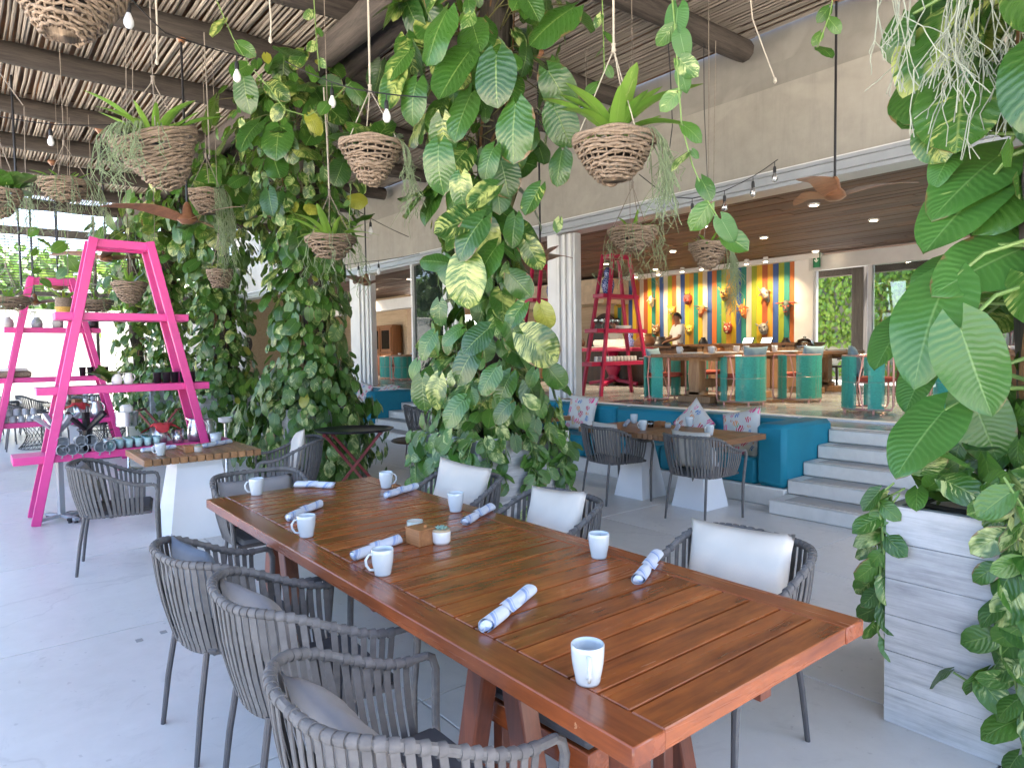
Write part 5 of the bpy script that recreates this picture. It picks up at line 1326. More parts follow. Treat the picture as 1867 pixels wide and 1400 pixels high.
c = P(757, 978, Z=.75); cg = thing('candle_glass', 'ribbed glass with a candle behind the wooden box', 'glass', V(c.x, c.y, .75))
mbg = MB(); n = 36; prof = [(.030, 0), (.034, .004), (.036, .06), (.037, .075), (.034, .075), (.032, .01), (0, .009)]
mbg.lathe(prof, n); mbg.v = [((x * (1 + .035 * (i % 2)), y * (1 + .035 * (i % 2)), z)) for i, (x, y, z) in enumerate(mbg.v)]
mbg.ob('tumbler', M('frosted ribbed glass', (.42, .50, .48), .18, .2, 40, coat=.5), cg); MB().lathe([(.030, .066), (.030, .0725), (0, .071)], 16).ob('candle', m_cream, cg)
# bench table pieces
for lab, q in (('wood box between the mugs of the bench tables', (1203, 778)),): c = P(*q, Z=.75); wood_box(lab, V(c.x, c.y, .75), .1, .9, False)
c = P(1218, 780, Z=.75); succulent_pot('small stone pot on the right bench table', V(c.x, c.y, .75), .8)
c = P(1186, 779, Z=.75); tag(MB().lathe([(.030, 0), (.036, .07), (.034, .07), (.028, .006), (0, .006)], 18).ob('tumbler', m_cglass, None, 'all', V(c.x, c.y, .75)), 'clear tumbler between mug and wood box on the bench table', 'glass')

# ------------------------------------------------------------------ things on the ladder shelves
def on(lad, ly, z, lx=0.0):   # lad root, along the shelf (world y), height
    return V(lad.location.x + lx, lad.location.y + ly, z)
def pot_simple(name, label, cat, c, prof, mt, group=None, n=20, rz=0):
    return tag(MB().lathe(prof, n).ob(name, mt, None, 'all', c), label, cat, group)
Z1, Z2, Z3 = .6585, 1.3085, 2.0385
tum_me = MB().lathe([(0, .002), (.030, .003), (.039, .095)], 16).mesh('tumbler', M('pale teal tumbler glass', (.33, .50, .50), .14, .15, 40, coat=.5), 'all')
rim_me = MB().lathe([(.0365, .092), (.0395, .096), (.0365, .099)], 16).mesh('rim', M('teal rim', (.02, .16, .19), .2), True)
for r_ in range(3):
    for k in range(6):
        o = link('tumbler', tum_me, None, on(lad1, -.18 + .085 * k, Z1, .13 - .085 * r_)); tag(o, 'teal tinted glass tumbler in the block on the lowest pink shelf', 'glass', 'teal tumblers on the lowest pink shelf'); link('rim', rim_me, o)
for k in range(8):   # mugs lying in a stack
    lv = k // 5; c = on(lad1, -.62 + .105 * (k % 5 if lv == 0 else k - 5 + .5), Z1 + .045 + .075 * lv, .12)
    o = make_mug('grey mug lying in the pile on the lowest pink shelf', c, 0, 'grey mugs piled on the lowest pink shelf', m_greyg, 1.3) if k == 0 else dup(first_, 'grey mug lying in the pile on the lowest pink shelf', c, 0)
    if k == 0: first_ = o
    o.rotation_euler = (math.radians(20 * (k % 3) - 10), math.radians(90), math.radians(8 * (k % 3)))
def pitcher(label, c, s=1.0, mt=None, rz=0):
    t = thing('pitcher', label, 'pitcher', c, rz, None, s)
    MB().lathe([(.035, 0), (.048, .004), (.052, .05), (.043, .10), (.036, .125), (.040, .14), (.036, .14), (.033, .125), (.045, .05), (0, .01)], 22).ob('body', mt or m_wpor, t, 'all')
    handle(.038, .075, .045, .034, .006).ob('handle', mt or m_wpor, t, 'all'); MB().bar((-.034, 0, .13), (-.055, 0, .143), .02, .006).ob('spout', mt or m_wpor, t); return t
pitcher('white porcelain pitcher on the middle pink shelf', on(lad1, -.08, Z2), .95, None, 1.2)
pitcher('second white porcelain pitcher, touching the first on the pink shelf', on(lad1, .02, Z2, .04), .85, None, 1.6)
tuft(thing('leafy_pot', 'small leafy plant behind the white pitchers', 'plant', on(lad1, -.13, Z2 + .03, -.08)), 9, .2, 3, .8, leafS, .02, .02)
def black_pots(lab, c, n):
    for k in range(n):
        a = 0
        t = pot_simple('black_pot', lab, 'pot', c + V(.05 * (k % 2), .082 * (k - n / 2) + .0, 0), [(.030, 0), (.034, .003), (.041, .105), (.044, .108), (.044, .114), (.038, .112), (.031, .02), (0, .018)], m_blackp, lab + 's'[:0] + ' row')
for k in range(5): pot_simple('black_pot', 'black planting pot in the row on the near pink shelf', 'pot', on(lad1, .30 + .085 * k, Z2, .03 * (k % 2)), [(.030, 0), (.034, .003), (.041, .105), (.044, .108), (.044, .114), (.038, .112), (.031, .02), (0, .018)], m_blackp, 'black pots on the near pink shelf')
for k in range(4): pot_simple('black_pot', 'black planting pot on the further pink shelf', 'pot', on(lad2, .35 + .10 * k, Z2, .03 * (k % 2)), [(.034, 0), (.038, .003), (.047, .125), (.050, .128), (.050, .134), (.043, .132), (.035, .02), (0, .018)], m_blackp, 'black pots on the further pink shelf')
# steel ware with red cloths at the right end of the low shelf
def steel_cup(label, c, r, h, mt=None): return pot_simple('steel_cup', label, 'cup', c, [(r * .9, 0), (r * .95, .004), (r, h), (r * .93, h), (r * .88, .02), (0, .015)], mt or m_steel)
def drape(label, c, R, h, seed):
    r2 = random.Random(seed); ph = r2.uniform(0, 6)
    def g(u, v):
        a = 2 * pi * u; r = R * v; rip = 1 + .35 * math.cos(4 * a + ph) * v * v
        z = -h * max(0, v - .5) * (1.1 + .9 * math.cos(4 * a + ph)) + .018 * math.sin(5 * a + 9 * v) * v
        return V(r * rip * math.cos(a), r * rip * math.sin(a), z)
    return tag(MB().grid(g, 30, 8, cu=True).ob('cloth', m_redc, None, 'all', c), label, 'cloth', 'red cloths draped over steel cups')
steel_cup('tall ribbed steel cup under a red cloth behind the square table', on(lad1, .30, Z1, .0), .075, .20); drape('red cloth draped over the steel cup behind the square table', on(lad1, .33, Z1 + .215, .0), .16, .10, 1)
steel_cup('second steel cup beside the red cloth', on(lad1, .47, Z1, .04), .06, .14)
pitcher('tapered steel pitcher behind the square table', on(lad1, .66, Z1, .02), 1.75, m_steel, 1.0)
pitcher('dark steel pitcher at the end of the low pink shelf', on(lad1, .80, Z1, -.05), 1.6, m_steel, 2.0)
c = P(394, 806, D=7.3); tag(MB().lathe([(.035, 0), (.05, .004), (.062, .10), (.058, .10), (.045, .012), (0, .012)], 20).ob('cup', m_mug, None, 'all', c), 'white cup on top of a thin stand behind the square table', 'cup')
# jars on the further ladder
jar_p = [(.04, 0), (.055, .004), (.06, .05), (.05, .09), (.028, .11), (.03, .125), (0, .125)]
for lab, ly, mt in (('squat grey jar at the left end of the further top shelf', -.55, m_stoneg), ('grey pot with a twig on the further top shelf', -.20, m_greyg), ('bottle shaped grey vase on the further top shelf', .06, m_stoneg), ('dark low pot at the end of the further top shelf', .52, m_dark)):
    pot_simple('jar', lab, 'jar', on(lad2, ly, Z3), [(r * 1.25, z * (1.5 if 'bottle' in lab else 1.25)) for r, z in jar_p], mt, 'jars on the further pink ladder')
bt = thing('wicker_tray', 'brown wicker tray of folded towels on the further pink shelf', 'tray', on(lad2, -.55, Z2)); MB().box((0, 0, .05), (.26, .5, .09), .02).ob('tray', m_wick, bt); MB().box((0, 0, .115), (.2, .42, .05), .02).ob('towel', m_wpor, bt)
pot_simple('white_cup', 'white cup alone on the further middle pink shelf', 'cup', on(lad2, .08, Z2), [(.045, 0), (.06, .005), (.062, .10), (.056, .10), (.05, .01), (0, .01)], m_wpor)
for lv in range(2):
    for k in range(6 - lv): tag(MB().lathe([(.045, 0), (.045, .02), (.036, .09), (.02, .10), (0, .10)], 16).ob('upturned_mug', m_greyg, None, 'all', on(lad2, -.75 + .10 * (k + lv * .5), Z1 + .10 * lv, .12)), 'grey mug upside down in the stack on the further low shelf', 'mug', 'grey mugs upside down on the further low shelf')
for k in range(5): tag(link('tumbler', tum_me, None, on(lad2, -.10 + .095 * k, Z1, .12)), 'teal tumbler on the further low pink shelf', 'glass', 'teal tumblers on the further low pink shelf')
steel_cup('steel cup under a red cloth on the further ladder', on(lad2, .28, Z1, .0), .07, .22); drape('red cloth over a steel cup on the further ladder', on(lad2, .28, Z1 + .235), .15, .09, 2)
pitcher('steel pitcher next to the red cloth on the further ladder', on(lad2, .5, Z1, .05), 1.8, m_steel, 1.0)

# stands -------------------------------------------------------------------
def branch_stand(label, c, mt, H=.98, rz=.4):
    t = thing('branch_stand', label, 'stand', c, rz, 'metal stands with four branching arms')
    MB().bar((0, 0, .03), (0, 0, H), .05, .05, .003, up=(1, 0, 0)).ob('post', mt, t)
    for k in range(4):
        a = pi / 2 * k; d = V(math.cos(a), math.sin(a), 0)
        MB().bar(d * .02 + V(0, 0, .05), d * .26 + V(0, 0, .035), .05, .028, .003).ob('foot', mt, t)
        MB().lathe([(.018, 0), (.018, .02), (.006, .02), (.006, .035)], 10, d * .245).ob('glide', m_blackp, t)
        MB().bar(d * .02 + V(0, 0, H - .12), d * .22 + V(0, 0, H + .04), .045, .03, .003).ob('arm', mt, t)
    MB().bar((0, 0, H - .02), (0, 0, H + .05), .07, .03, .003, up=(1, 0, 0)).ob('head', mt, t)
    return t
c = P(113, 948, Z=0); branch_stand('light grey metal stand with four arms before the pink ladder', c, M('light grey metal', (.36, .39, .42), .4, .05, 4, metal=.3), 1.0)
c = P(165, 942, Z=0); branch_stand('black metal stand with four arms before the pink ladder', c, m_blackp, 1.0, .7)
def post_stand(label, foot, D, H, top):
    c = P(*foot, D=D); c.z = 0
    t = thing('post_stand', label, 'stand', c, 0); MB().lathe([(.17, 0), (.17, .012), (.03, .03), (.016, .05), (.016, H)], 18).ob('post', m_steel, t)
    if top == 'bucket':
        MB().lathe([(.13, H), (.14, H + .005), (.145, H + .2), (.135, H + .2), (.13, H + .02), (0, H + .02)], 22).ob('bucket', m_steel, t)
        MB().box((0, 0, H + .22), (.16, .15, .16), .03).ob('napkins', m_wpor, t)
    else: MB().lathe([(.016, H), (.075, H + .02), (.08, H + .07), (.07, H + .07), (.05, H + .03), (0, H + .03)], 18).ob('dish', m_wpor, t)
post_stand('steel bucket stand with white napkins beside the ladder', (233, 800), 9.6, .62, 'bucket')
post_stand('thin steel stand with a small white dish before the second vine', (413, 830), 8.0, .80, 'dish')
def wire_stool(label, c, R, H):
    t = thing('wire_stool', label, 'stool', c, 0, 'black wire stools'); mb = MB()
    rr = lambda f: R * (1 - .35 * math.sin(pi * f)); n = 26
    for k in range(n):
        for s in (-1, 1):
            mb.tube([V(rr(f) * math.cos(2 * pi * k / n + s * f * .9), rr(f) * math.sin(2 * pi * k / n + s * f * .9), H * f) for f in (0, .25, .5, .75, 1)], .004, 4)
    mb.ob('wires', m_blackp, t)
    for z in (0.006, H): MB().tube([V(R * math.cos(2 * pi * i / 30), R * math.sin(2 * pi * i / 30), z) for i in range(30)], .008, 5, closed=True).ob('ring', m_blackp, t)
for lab, q, D in (('black wire stool behind the pink ladder leg', (190, 815), 11.0), ('black wire stool left of the grey mugs', (78, 805), 12.2)):
    c = P(*q, D=D); c.z = 0; wire_stool(lab, c, .36, .45)
# folding tray stands
m_ox = M('ox-blood paint', (.17, .012, .014), .35, .1, 5)
def tray_stand(label, c, rz, tray=True, H=.74):
    t = thing('tray_stand', label, 'tray stand', c, rz, 'folding ox-blood tray stands')
    for s in (-1, 1):
        for e in (-1, 1):
            MB().bar((e * .29, s * .21, 0), (-e * .29, s * (.21 - .035), H), .03, .036, .003, up=(0, 1, 0)).ob('leg', m_ox, t)
    for e in (-1, 1): MB().bar((e * .29, -.23, H), (e * .29, .23, H), .04, .03, .003).ob('top_rail', m_ox, t); MB().bar((e * .22, -.2, .12), (e * .22, .2, .12), .025, .02, .002).ob('cross_rail', m_ox, t)
    if tray:
        tr = tag(MB().lathe([(0, 0), (.40, .0), (.43, .022), (.425, .026), (.395, .008), (0, .008)], 40, sq=.82).ob('tray', M('black tray', (.014, .014, .017), .3, .1, 6), None, 'all', c + V(0, 0, H + .016)), 'oval black tray lying on the folding ox-blood stand', 'tray')
        tr.rotation_euler = (0, 0, rz + 1.57)
    return t
tray_stand('folding ox-blood tray stand in front of the second vine', V(*P(647, 815, D=7.5)[:2], 0), math.radians(58), True, .73)
c = P(295, 800, D=11.0); c.z = 0; tray_stand('ox-blood tray stand half hidden by the far vines', c, 1.1, False)
c = P(765, 790, Y=4.9); c.z = 0; tb2 = thing('round_table', 'small dark round table behind the central planter', 'table', V(c.x, c.y, 0)); MB().lathe([(0, .36), (.38, .36), (.40, .375), (.38, .39), (0, .39)], 32).ob('top', m_wdark, tb2); MB().lathe([(.16, 0), (.03, .03), (.03, .36)], 14).ob('leg', m_blackp, tb2)
# far tables and chairs towards the white wall
for k, (x, y, lab) in enumerate(((-16.6, .35, 'white topped table laid for guests beyond the ladders'), (-17.6, 1.9, 'white topped table farthest towards the white wall'), (-14.6, 1.55, 'white topped table behind the wire stools'))):
    t = thing('dining_table', lab, 'table', (x, y, 0), 0, 'far terrace tables'); MB().box((0, 0, .735), (.95, .95, .03), .004).ob('top', m_wpor if k != 2 else m_oak, t); MB().box((0, 0, .36), (.30, .30, .70), .004).ob('pedestal', m_whitep, t)
    for j, (dx, dy, rz) in enumerate(((-.75, 0, -90), (.8, .1, 95), (0, -.8, 0))):
        chair(('grey strap armchair on the window side of ' , 'grey strap armchair on the ladder side of ', 'grey strap armchair at the outer side of ')[j] + ('the table beyond the ladders', 'the farthest terrace table', 'the table behind the wire stools')[k], x + dx, y + dy, rz)
    for j in range(4):
        dup(mug0, 'white mug on a far terrace table', V(x + .3 * math.cos(j * 1.57 + .4), y + .3 * math.sin(j * 1.57 + .4), .75), j * 1.3, 'mugs on the far terrace tables')
    wood_box('small wooden box in the middle of ' + ('the table beyond the ladders', 'the farthest terrace table', 'the table behind the wire stools')[k], V(x + .05, y, .75), .3, 1.3, False)
    pot_simple('steel_jug', 'steel jug on ' + ('the table beyond the ladders', 'the farthest terrace table', 'the table behind the wire stools')[k], 'jug', V(x - .1, y - .12, .75), [(.06, 0), (.065, .01), (.05, .18), (.035, .22), (.03, .22), (.045, .15), (0, .02)], m_steel)
# ================================================================== inside the restaurant
FZ = .725
m_teal = M('turquoise cord', (.06, .42, .34), .7, .2, 40, bmp=.001, bsc=200)
m_rose = M('rose copper tube', (.62, .30, .25), .35, .06, 4, metal=.35)
m_terra = M('brick red seat fabric', (.33, .06, .035), .9, .1, 10)
m_slate = M('slate blue fabric', (.17, .255, .30), .9, .1, 8)
m_rust = wood('rustic table wood', (.20, .095, .038), (.42, .235, .11), .5, 2, 2.0)
m_rusty = wood('rustic table top wood', (.11, .045, .018), (.26, .125, .05), .4, 1, 2.0)
def cord_chair(label, loc, rz):
    t = thing('cord_armchair', label, 'chair', loc, math.radians(rz), 'turquoise cord chairs with rose tube frames')
    R = .335; H0, H1 = .055, .74
    arc = lambda a, z, r=R: V(r * math.sin(a), -r * math.cos(a) * .95 + .0, z)   # a=0 is the back
    A = math.radians(118)
    top = [arc(-A + 2 * A * i / 30, H1) for i in range(31)]; bot = [arc(-A + 2 * A * i / 30, H0) for i in range(31)]
    fr = MB()
    for s in (-1, 1):
        a = arc(s * A, H1); b = arc(s * A, H0); f = .10
        side = [a, a + V(0, f * .8, 0), a + V(0, f, -.04), b + V(0, f, .05), b + V(0, f * .8, 0), b]
        fr.tube(side, .014, 8)
    fr.tube(top, .014, 8); fr.tube(bot, .014, 8)
    for s in (-1, 1):
        a = arc(s * A * .62, H1); b = arc(s * A * .62, H0); m = arc(s * A * .52, .40, R * .96); fr.tube([a, m, b], .011, 6)
        fr.lathe([(.014, 0), (.014, H0)], 8, arc(s * A * .8, 0)); fr.lathe([(.014, 0), (.014, H0)], 8, arc(s * A * .2, 0))
    fr.tube([arc(-A + 2 * A * i / 24, .40, R * .97) for i in range(25)], .010, 6)
    fr.bar(arc(-A, .40), arc(A, .40), .02, .02)
    fr.ob('frame', m_rose, t)
    def panel(a0, a1, n):
        mb = MB()
        for i in range(n):
            a = a0 + (a1 - a0) * (i + .5) / n; q = arc(a, H0 - .01, R + .012); w = arc(a, H1 + .01, R + .012); q2 = arc(a, H0 - .01, R - .01); w2 = arc(a, H1 + .01, R - .01)
            tn = V(math.cos(a), math.sin(a), 0) * .0047
            mb.add([q - tn, q + tn, w + tn, w - tn], [(0, 1, 2, 3)]); mb.add([q2 - tn, q2 + tn, w2 + tn, w2 - tn], [(3, 2, 1, 0)])
            mb.add([w - tn, w + tn, w2 + tn, w2 - tn], [(0, 1, 2, 3)])
        mb.ob('cord_panel', m_teal, t, False)
    panel(-A * .48, A * .48, 48)
    for s in (-1, 1): panel(s * A * .70, s * A * .99, 15)
    MB().lathe([(0, .40), (.29, .40), (.30, .43), (.28, .465), (0, .47)], 28, (0, .01, 0)).ob('seat', m_terra, t, 'all')
    return t
cc0 = cord_chair('turquoise cord chair in front of the ruby ladder shelf', (-7.40, 9.22, FZ), -80)
def cchair(lab, x, y, rz): return dup(cc0, lab, (x, y, FZ), math.radians(rz))
cchair('turquoise cord chair in the middle, its back to the bare floor', -5.98, 9.35, 72)
cchair('turquoise cord chair just behind the middle one', -5.62, 10.35, 80)
cchair('turquoise cord chair nearest the top of the pale steps', -4.05, 9.25, -62)
cchair('turquoise cord chair beyond the trestle table leg', -7.55, 10.6, -95)
cchair('turquoise cord chair behind the big right leaves', -3.25, 9.75, 40)
for k, (x, y, rz, lab) in enumerate(((-20.2, 11.0, 0, 'turquoise cord chair by the far cabinet, seen from behind'), (-18.9, 10.7, 80, 'turquoise cord chair beside the thin white door post'), (-21.6, 10.9, -60, 'turquoise cord chair beside the far fluted door stack'), (-20.4, 12.3, 180, 'turquoise cord chair on the cabinet side of the far table'))): cchair(lab, x, y, rz)
GCB = 'slate blue cushions on the turquoise chairs'
for lab, x, y, rz in (('slate blue cushion in the turquoise chair by the ruby ladder', -7.58, 9.20, -80), ('slate blue cushion in the middle turquoise chair', -5.80, 9.36, 72), ('slate blue cushion in the turquoise chair behind the middle one', -5.42, 10.36, 80), ('slate blue cushion in the turquoise chair by the steps', -4.22, 9.20, -62)):
    cushion(lab, V(x, y, FZ + .66), rz, 14, m_slate, .46, .46, .13, int(abs(x) * 10), 0, GCB)

def trestle(label, c, sx, sy, axis=1):
    t = thing('trestle_table', label, 'table', c, 0, 'rustic wooden tables indoors')
    n = 5
    for k in range(n): MB().box(((k + .5) * sx / n - sx / 2, 0, .755), (sx / n - .003, sy, .055), .004).ob('plank', m_rusty, t)
    for s in (-1, 1):
        y = s * (sy / 2 - .45)
        MB().box((0, y, .40), (.20, .17, .64), .008).ob('leg', m_rust, t)
        MB().box((0, y, .055), (.62, .19, .11), .01).ob('foot', m_rust, t); MB().box((0, y, .15), (.34, .17, .10), .03).ob('foot', m_rust, t)
        MB().box((0, y, .70), (sx * .8, .16, .06), .006).ob('bearer', m_rust, t)
    MB().box((0, 0, .30), (.06, sy - 1.0, .14), .005).ob('stretcher', m_rust, t); return t
trestle('rustic trestle table with a thick central leg, set with cups', (-6.68, 9.95, FZ), 1.15, 2.5)
trestle('rustic table behind the big leaves by the steps', (-3.0, 10.4, FZ), 1.1, 2.3)
trestle('rustic dark table in front of the garden windows', (-6.55, 12.7, FZ), 1.1, 1.6)
trestle('rustic table before the far wooden cabinet', (-20.3, 11.7, FZ), 1.6, 1.0)
def dining_chair(label, x, y, rz):
    t = thing('wooden_chair', label, 'chair', (x, y, FZ), math.radians(rz), 'dark wooden chairs by the windows')
    for sx in (-1, 1):
        MB().bar((sx * .23, .22, 0), (sx * .21, .2, .45), .035, .035, .004, up=(0, 1, 0)).ob('leg', m_wdark, t); MB().bar((sx * .22, -.24, 0), (sx * .21, -.22, .80), .035, .035, .004, up=(0, 1, 0)).ob('leg', m_wdark, t)
        MB().bar((sx * .23, -.22, .64), (sx * .23, .20, .60), .03, .03, .004).ob('armrest', m_wdark, t)
    MB().box((0, 0, .45), (.46, .44, .04), .008).ob('seat', m_wdark, t); MB().box((0, -.225, .70), (.42, .03, .18), .01).ob('backrest', m_wdark, t)
dining_chair('dark wooden chair between table and garden window', -5.6, 12.6, 90); dining_chair('dark wooden chair behind the rustic dark table', -6.9, 14.0, 180); dining_chair('dark wooden chair beside the windows, seen from its side', -5.0, 13.3, 60)
# cups and plates on the tables
GI = 'cups and plates on the indoor tables'
for k, (x, y) in enumerate(((-6.95, 9.05), (-6.5, 9.3), (-6.95, 9.9), (-6.4, 10.1), (-6.9, 10.6), (-6.3, 10.8))):
    dup(mug0, 'pale cup on the indoor trestle table', V(x, y, FZ + .783), k * 1.1, 'pale cups on the indoor trestle table', 1.15)
    tag(MB().box((0, 0, .012), (.30, .20, .022), .006).ob('napkin', m_wpor, None, True, V(x + .12, y + .18, FZ + .783)), 'folded white napkin on the indoor trestle table', 'napkin', 'folded napkins on the indoor trestle table')
for k, (x, y) in enumerate(((-3.2, 10.0), (-2.8, 10.5), (-6.5, 12.5), (-6.7, 12.9), (-20.6, 11.6), (-20.1, 11.8))):
    pot_simple('bowl', 'small bowl on a rustic table indoors', 'bowl', V(x, y, FZ + .783), [(.03, 0), (.055, .02), (.07, .06), (.064, .06), (.05, .022), (0, .01)], m_wpor, GI)

# ruby ladders
lad3 = ladder('ruby red ladder shelf with glasses, plates and a blue vase', (-9.05, 9.85, FZ), 90, m_ruby, .70, .22, 2.68, .24, .13, ((.60, .88), (1.22, .70), (1.88, .50)), 'ruby ladder shelves indoors', .07)
lad4 = ladder('ruby red ladder shelf mostly hidden behind the white door stack', (-10.55, 9.35, FZ), 90, m_ruby, .62, .20, 2.62, .23, .13, ((.60, .80), (1.22, .62), (1.88, .45)), 'ruby ladder shelves indoors', .07)
def cobalt():
    m, nt, bs = base('blue and white glaze'); L = nt.links
    vo = nd(nt, 'ShaderNodeTexVoronoi'); vo.inputs['Scale'].default_value = 30; vo.feature = 'DISTANCE_TO_EDGE'; L.new(coords(nt), vo.inputs['Vector'])
    r = ramp(nt, [(.0, (.35, .42, .6)), (.06, (.25, .32, .55)), (.12, (.015, .025, .16))]); L.new(vo.outputs['Distance'], r.inputs[0]); L.new(r.outputs[0], bs.inputs['Base Color']); bs.inputs['Roughness'].default_value = .2; return m
m_cobalt = cobalt()
vase_p = [(.07, 0), (.09, .01), (.125, .16), (.115, .26), (.06, .33), (.075, .38), (.085, .43), (.05, .47), (.03, .50), (0, .51)]
Zs = [FZ + z + .0385 for z in (.60, 1.22, 1.88)]
pot_simple('vase', 'blue patterned vase on the top board of the ruby ladder', 'vase', V(-9.05, 9.62, Zs[2]), vase_p, m_cobalt)
pot_simple('vase', 'blue patterned vase on the partly hidden ruby ladder', 'vase', V(-10.55, 9.55, Zs[2]), vase_p, m_cobalt)
wg = [(.035, 0), (.034, .004), (.005, .012), (.004, .08), (.02, .095), (.04, .13), (.042, .165), (.036, .20), (.034, .20), (.039, .165), (.037, .13), (.018, .10), (0, .095)]
wg_me = MB().lathe(wg, 14).mesh('wine_glass', m_cglass, 'all')
for k in range(9): tag(link('wine_glass', wg_me, None, V(-8.98 + .09 * (k % 2), 9.22 + .10 * k * .7, Zs[1])), 'stemmed wine glass on the middle board of the ruby ladder', 'glass', 'wine glasses on the ruby ladder')
for k in range(4): pot_simple('plate', 'plate in the pile on the middle board of the ruby ladder', 'plate', V(-9.05, 10.05, Zs[1] + .014 * k), [(.05, 0), (.10, .008), (.16, .022), (.155, .026), (.09, .014), (0, .012)], m_wpor, 'plates piled on the ruby ladder', 24)
for k in range(12): pot_simple('upturned_cup', 'pale cup upside down on the low board of the ruby ladder' if k < 5 else 'dark banded cup upside down on the low board of the ruby ladder', 'cup', V(-8.95, 9.18 + .098 * k, Zs[0]), [(.040, 0), (.040, .02), (.034, .10), (0, .105)], m_mug if k < 5 else m_stoneg, 'cups on the low board of the ruby ladder')
pt = thing('pale_stand', 'slim cream metal stand between the ladder and the first turquoise chair', 'stand', P(1177, 722, Z=FZ)); MB().lathe([(.10, 0), (.10, .012), (.018, .03), (.014, .7)], 14).ob('post', m_cream, pt); MB().bar((-.14, 0, .70), (.14, 0, .70), .03, .02).ob('cross_bar', m_cream, pt)

# buffet counter, pink pedestal table, pots
bf = thing('buffet_counter', 'long dark buffet counter with stacked plates before the striped wall', 'counter', (-13.2, 13.0, FZ))
MB().box((0, 0, .90), (6.6, .8, .05), .005).ob('counter_top', m_wdark, bf)
for k in range(7): MB().box((-3.0 + k * 1.0, -.02, .44), (.97, .7, .86), .006).ob('front_panel', m_wdark, bf)
for k in range(4): MB().box((-2.6 + k * 1.4, -.42, .45), (.09, .09, .86), .004).ob('leg', m_rust, bf)
bf2 = thing('service_counter', 'wooden service counter with two till screens under the masks', 'counter', (-8.7, 13.6, FZ))
MB().box((0, 0, .93), (3.4, .7, .06), .005).ob('counter_top', m_rusty, bf2)
for k in range(4): MB().box((-1.27 + k * .85, 0, .45), (.82, .6, .9), .006).ob('front_panel', m_rust, bf2)
CT = FZ + .926
rk = thing('plate_rack', 'long white rack of upright plates on the buffet counter', 'rack', P(1113, 634, Y=12.8)); MB().box((0, 0, .02), (1.15, .34, .03), .005).ob('tray', m_wpor, rk)
for k in range(18): MB().lathe([(0, -.004), (.09, -.004), (.09, .004), (0, .004)], 16).xf(Matrix.Rotation(pi / 2, 4, 'Y')).ob('plate', m_wpor, rk, True, (-.52 + .061 * k, 0, .12))
ptb = thing('pedestal_table', 'deep pink turned pedestal table under the buffet things', 'table', V(*P(1118, 702, Z=FZ)[:2], FZ))
m_pinkd = M('deep pink paint', (.42, .018, .075), .35, .06, 4)
MB().lathe([(.09, .10), (.16, .16), (.10, .22), (.13, .28), (.19, .40), (.17, .50), (.09, .56), (.13, .60), (.10, .66), (.14, .82)], 24).ob('pedestal', m_pinkd, ptb, 'all'); MB().box((0, 0, .86), (2.0, .9, .08), .01).ob('top', m_pinkd, ptb)
for k in range(4):
    a = pi / 2 * k + .35; MB().bar((0, 0, .14), (math.cos(a) * .62, math.sin(a) * .62, .04), .12, .08, .01).ob('foot', m_pinkd, ptb)
for lab, q, Y, s, mt in (('big brown clay jar behind the ruby ladder', (1178, 644), 12.9, 1.9, m_brown), ('dark clay urn with two handles before the striped wall', (1203, 646), 13.1, 1.7, m_dark), ('blue patterned vase on the buffet counter', (1149, 641), 12.7, 1.0, m_cobalt), ('dark clay pot on the service counter', (1282, 637), 13.4, .7, m_dark), ('dark round pot beside the second till screen', (1433, 640), 13.4, .7, m_dark), ('green glass jar on the buffet end', (1050, 628), 12.8, .6, m_tglass), ('amber bottle block on the buffet end', (1062, 632), 12.8, .5, m_brown)):
    c = P(*q, Y=Y); pot_simple('clay_jar' if 'vase' not in lab else 'vase', lab, 'jar', c, [(r * s, z * s * (.62 if s > 1.2 else 1)) for r, z in ([(.06, 0), (.09, .01), (.15, .12), (.16, .22), (.10, .33), (.07, .36), (.085, .40), (.07, .40), (0, .38)] if 'vase' not in lab else vase_p)], mt)
c = P(1310, 640, Y=13.4); pot_simple('copper_bowl', 'upturned copper bowl on the service counter', 'bowl', c, [(.26, 0), (.25, .05), (.19, .13), (.10, .17), (0, .18)], M('copper', (.50, .20, .08), .3, .1, 6, metal=.8), None, 26)
c = P(1467, 641, Y=13.2); cl = thing('cake_dome', 'glass cake dome at the end of the service counter', 'dome', c); MB().lathe([(.24, 0), (.24, .02), (0, .02)], 24).ob('plate', m_wpor, cl); MB().lathe([(.19, .02), (.19, .14), (.13, .24), (.02, .27), (.03, .30), (0, .31)], 24).ob('dome', m_cglass, cl, 'all')
m_scr = M('lit screen', (.7, .75, .72), .4, emis=(.85, .95, .88, .55))
for lab, q in (('first till screen, tilted, on the service counter', (1363, 626)), ('second till screen, right of the first one', (1397, 626))):
    c = P(*q, Y=13.45); t = thing('till_screen', lab, 'screen', c, math.radians(-28), 'till screens')
    rx = Matrix.Rotation(math.radians(-22), 4, 'X')
    MB().box((0, 0, 0), (.42, .03, .27), .006).xf(rx).ob('case', m_blackp, t); MB().box((0, -.018, .01), (.385, .004, .225)).xf(rx).ob('screen', m_scr, t); MB().bar((0, .03, -.26), (0, .03, -.05), .10, .06, .01, up=(1, 0, 0)).ob('stand', m_blackp, t); MB().box((0, .03, -.26), (.26, .2, .03), .006).ob('base', m_blackp, t)

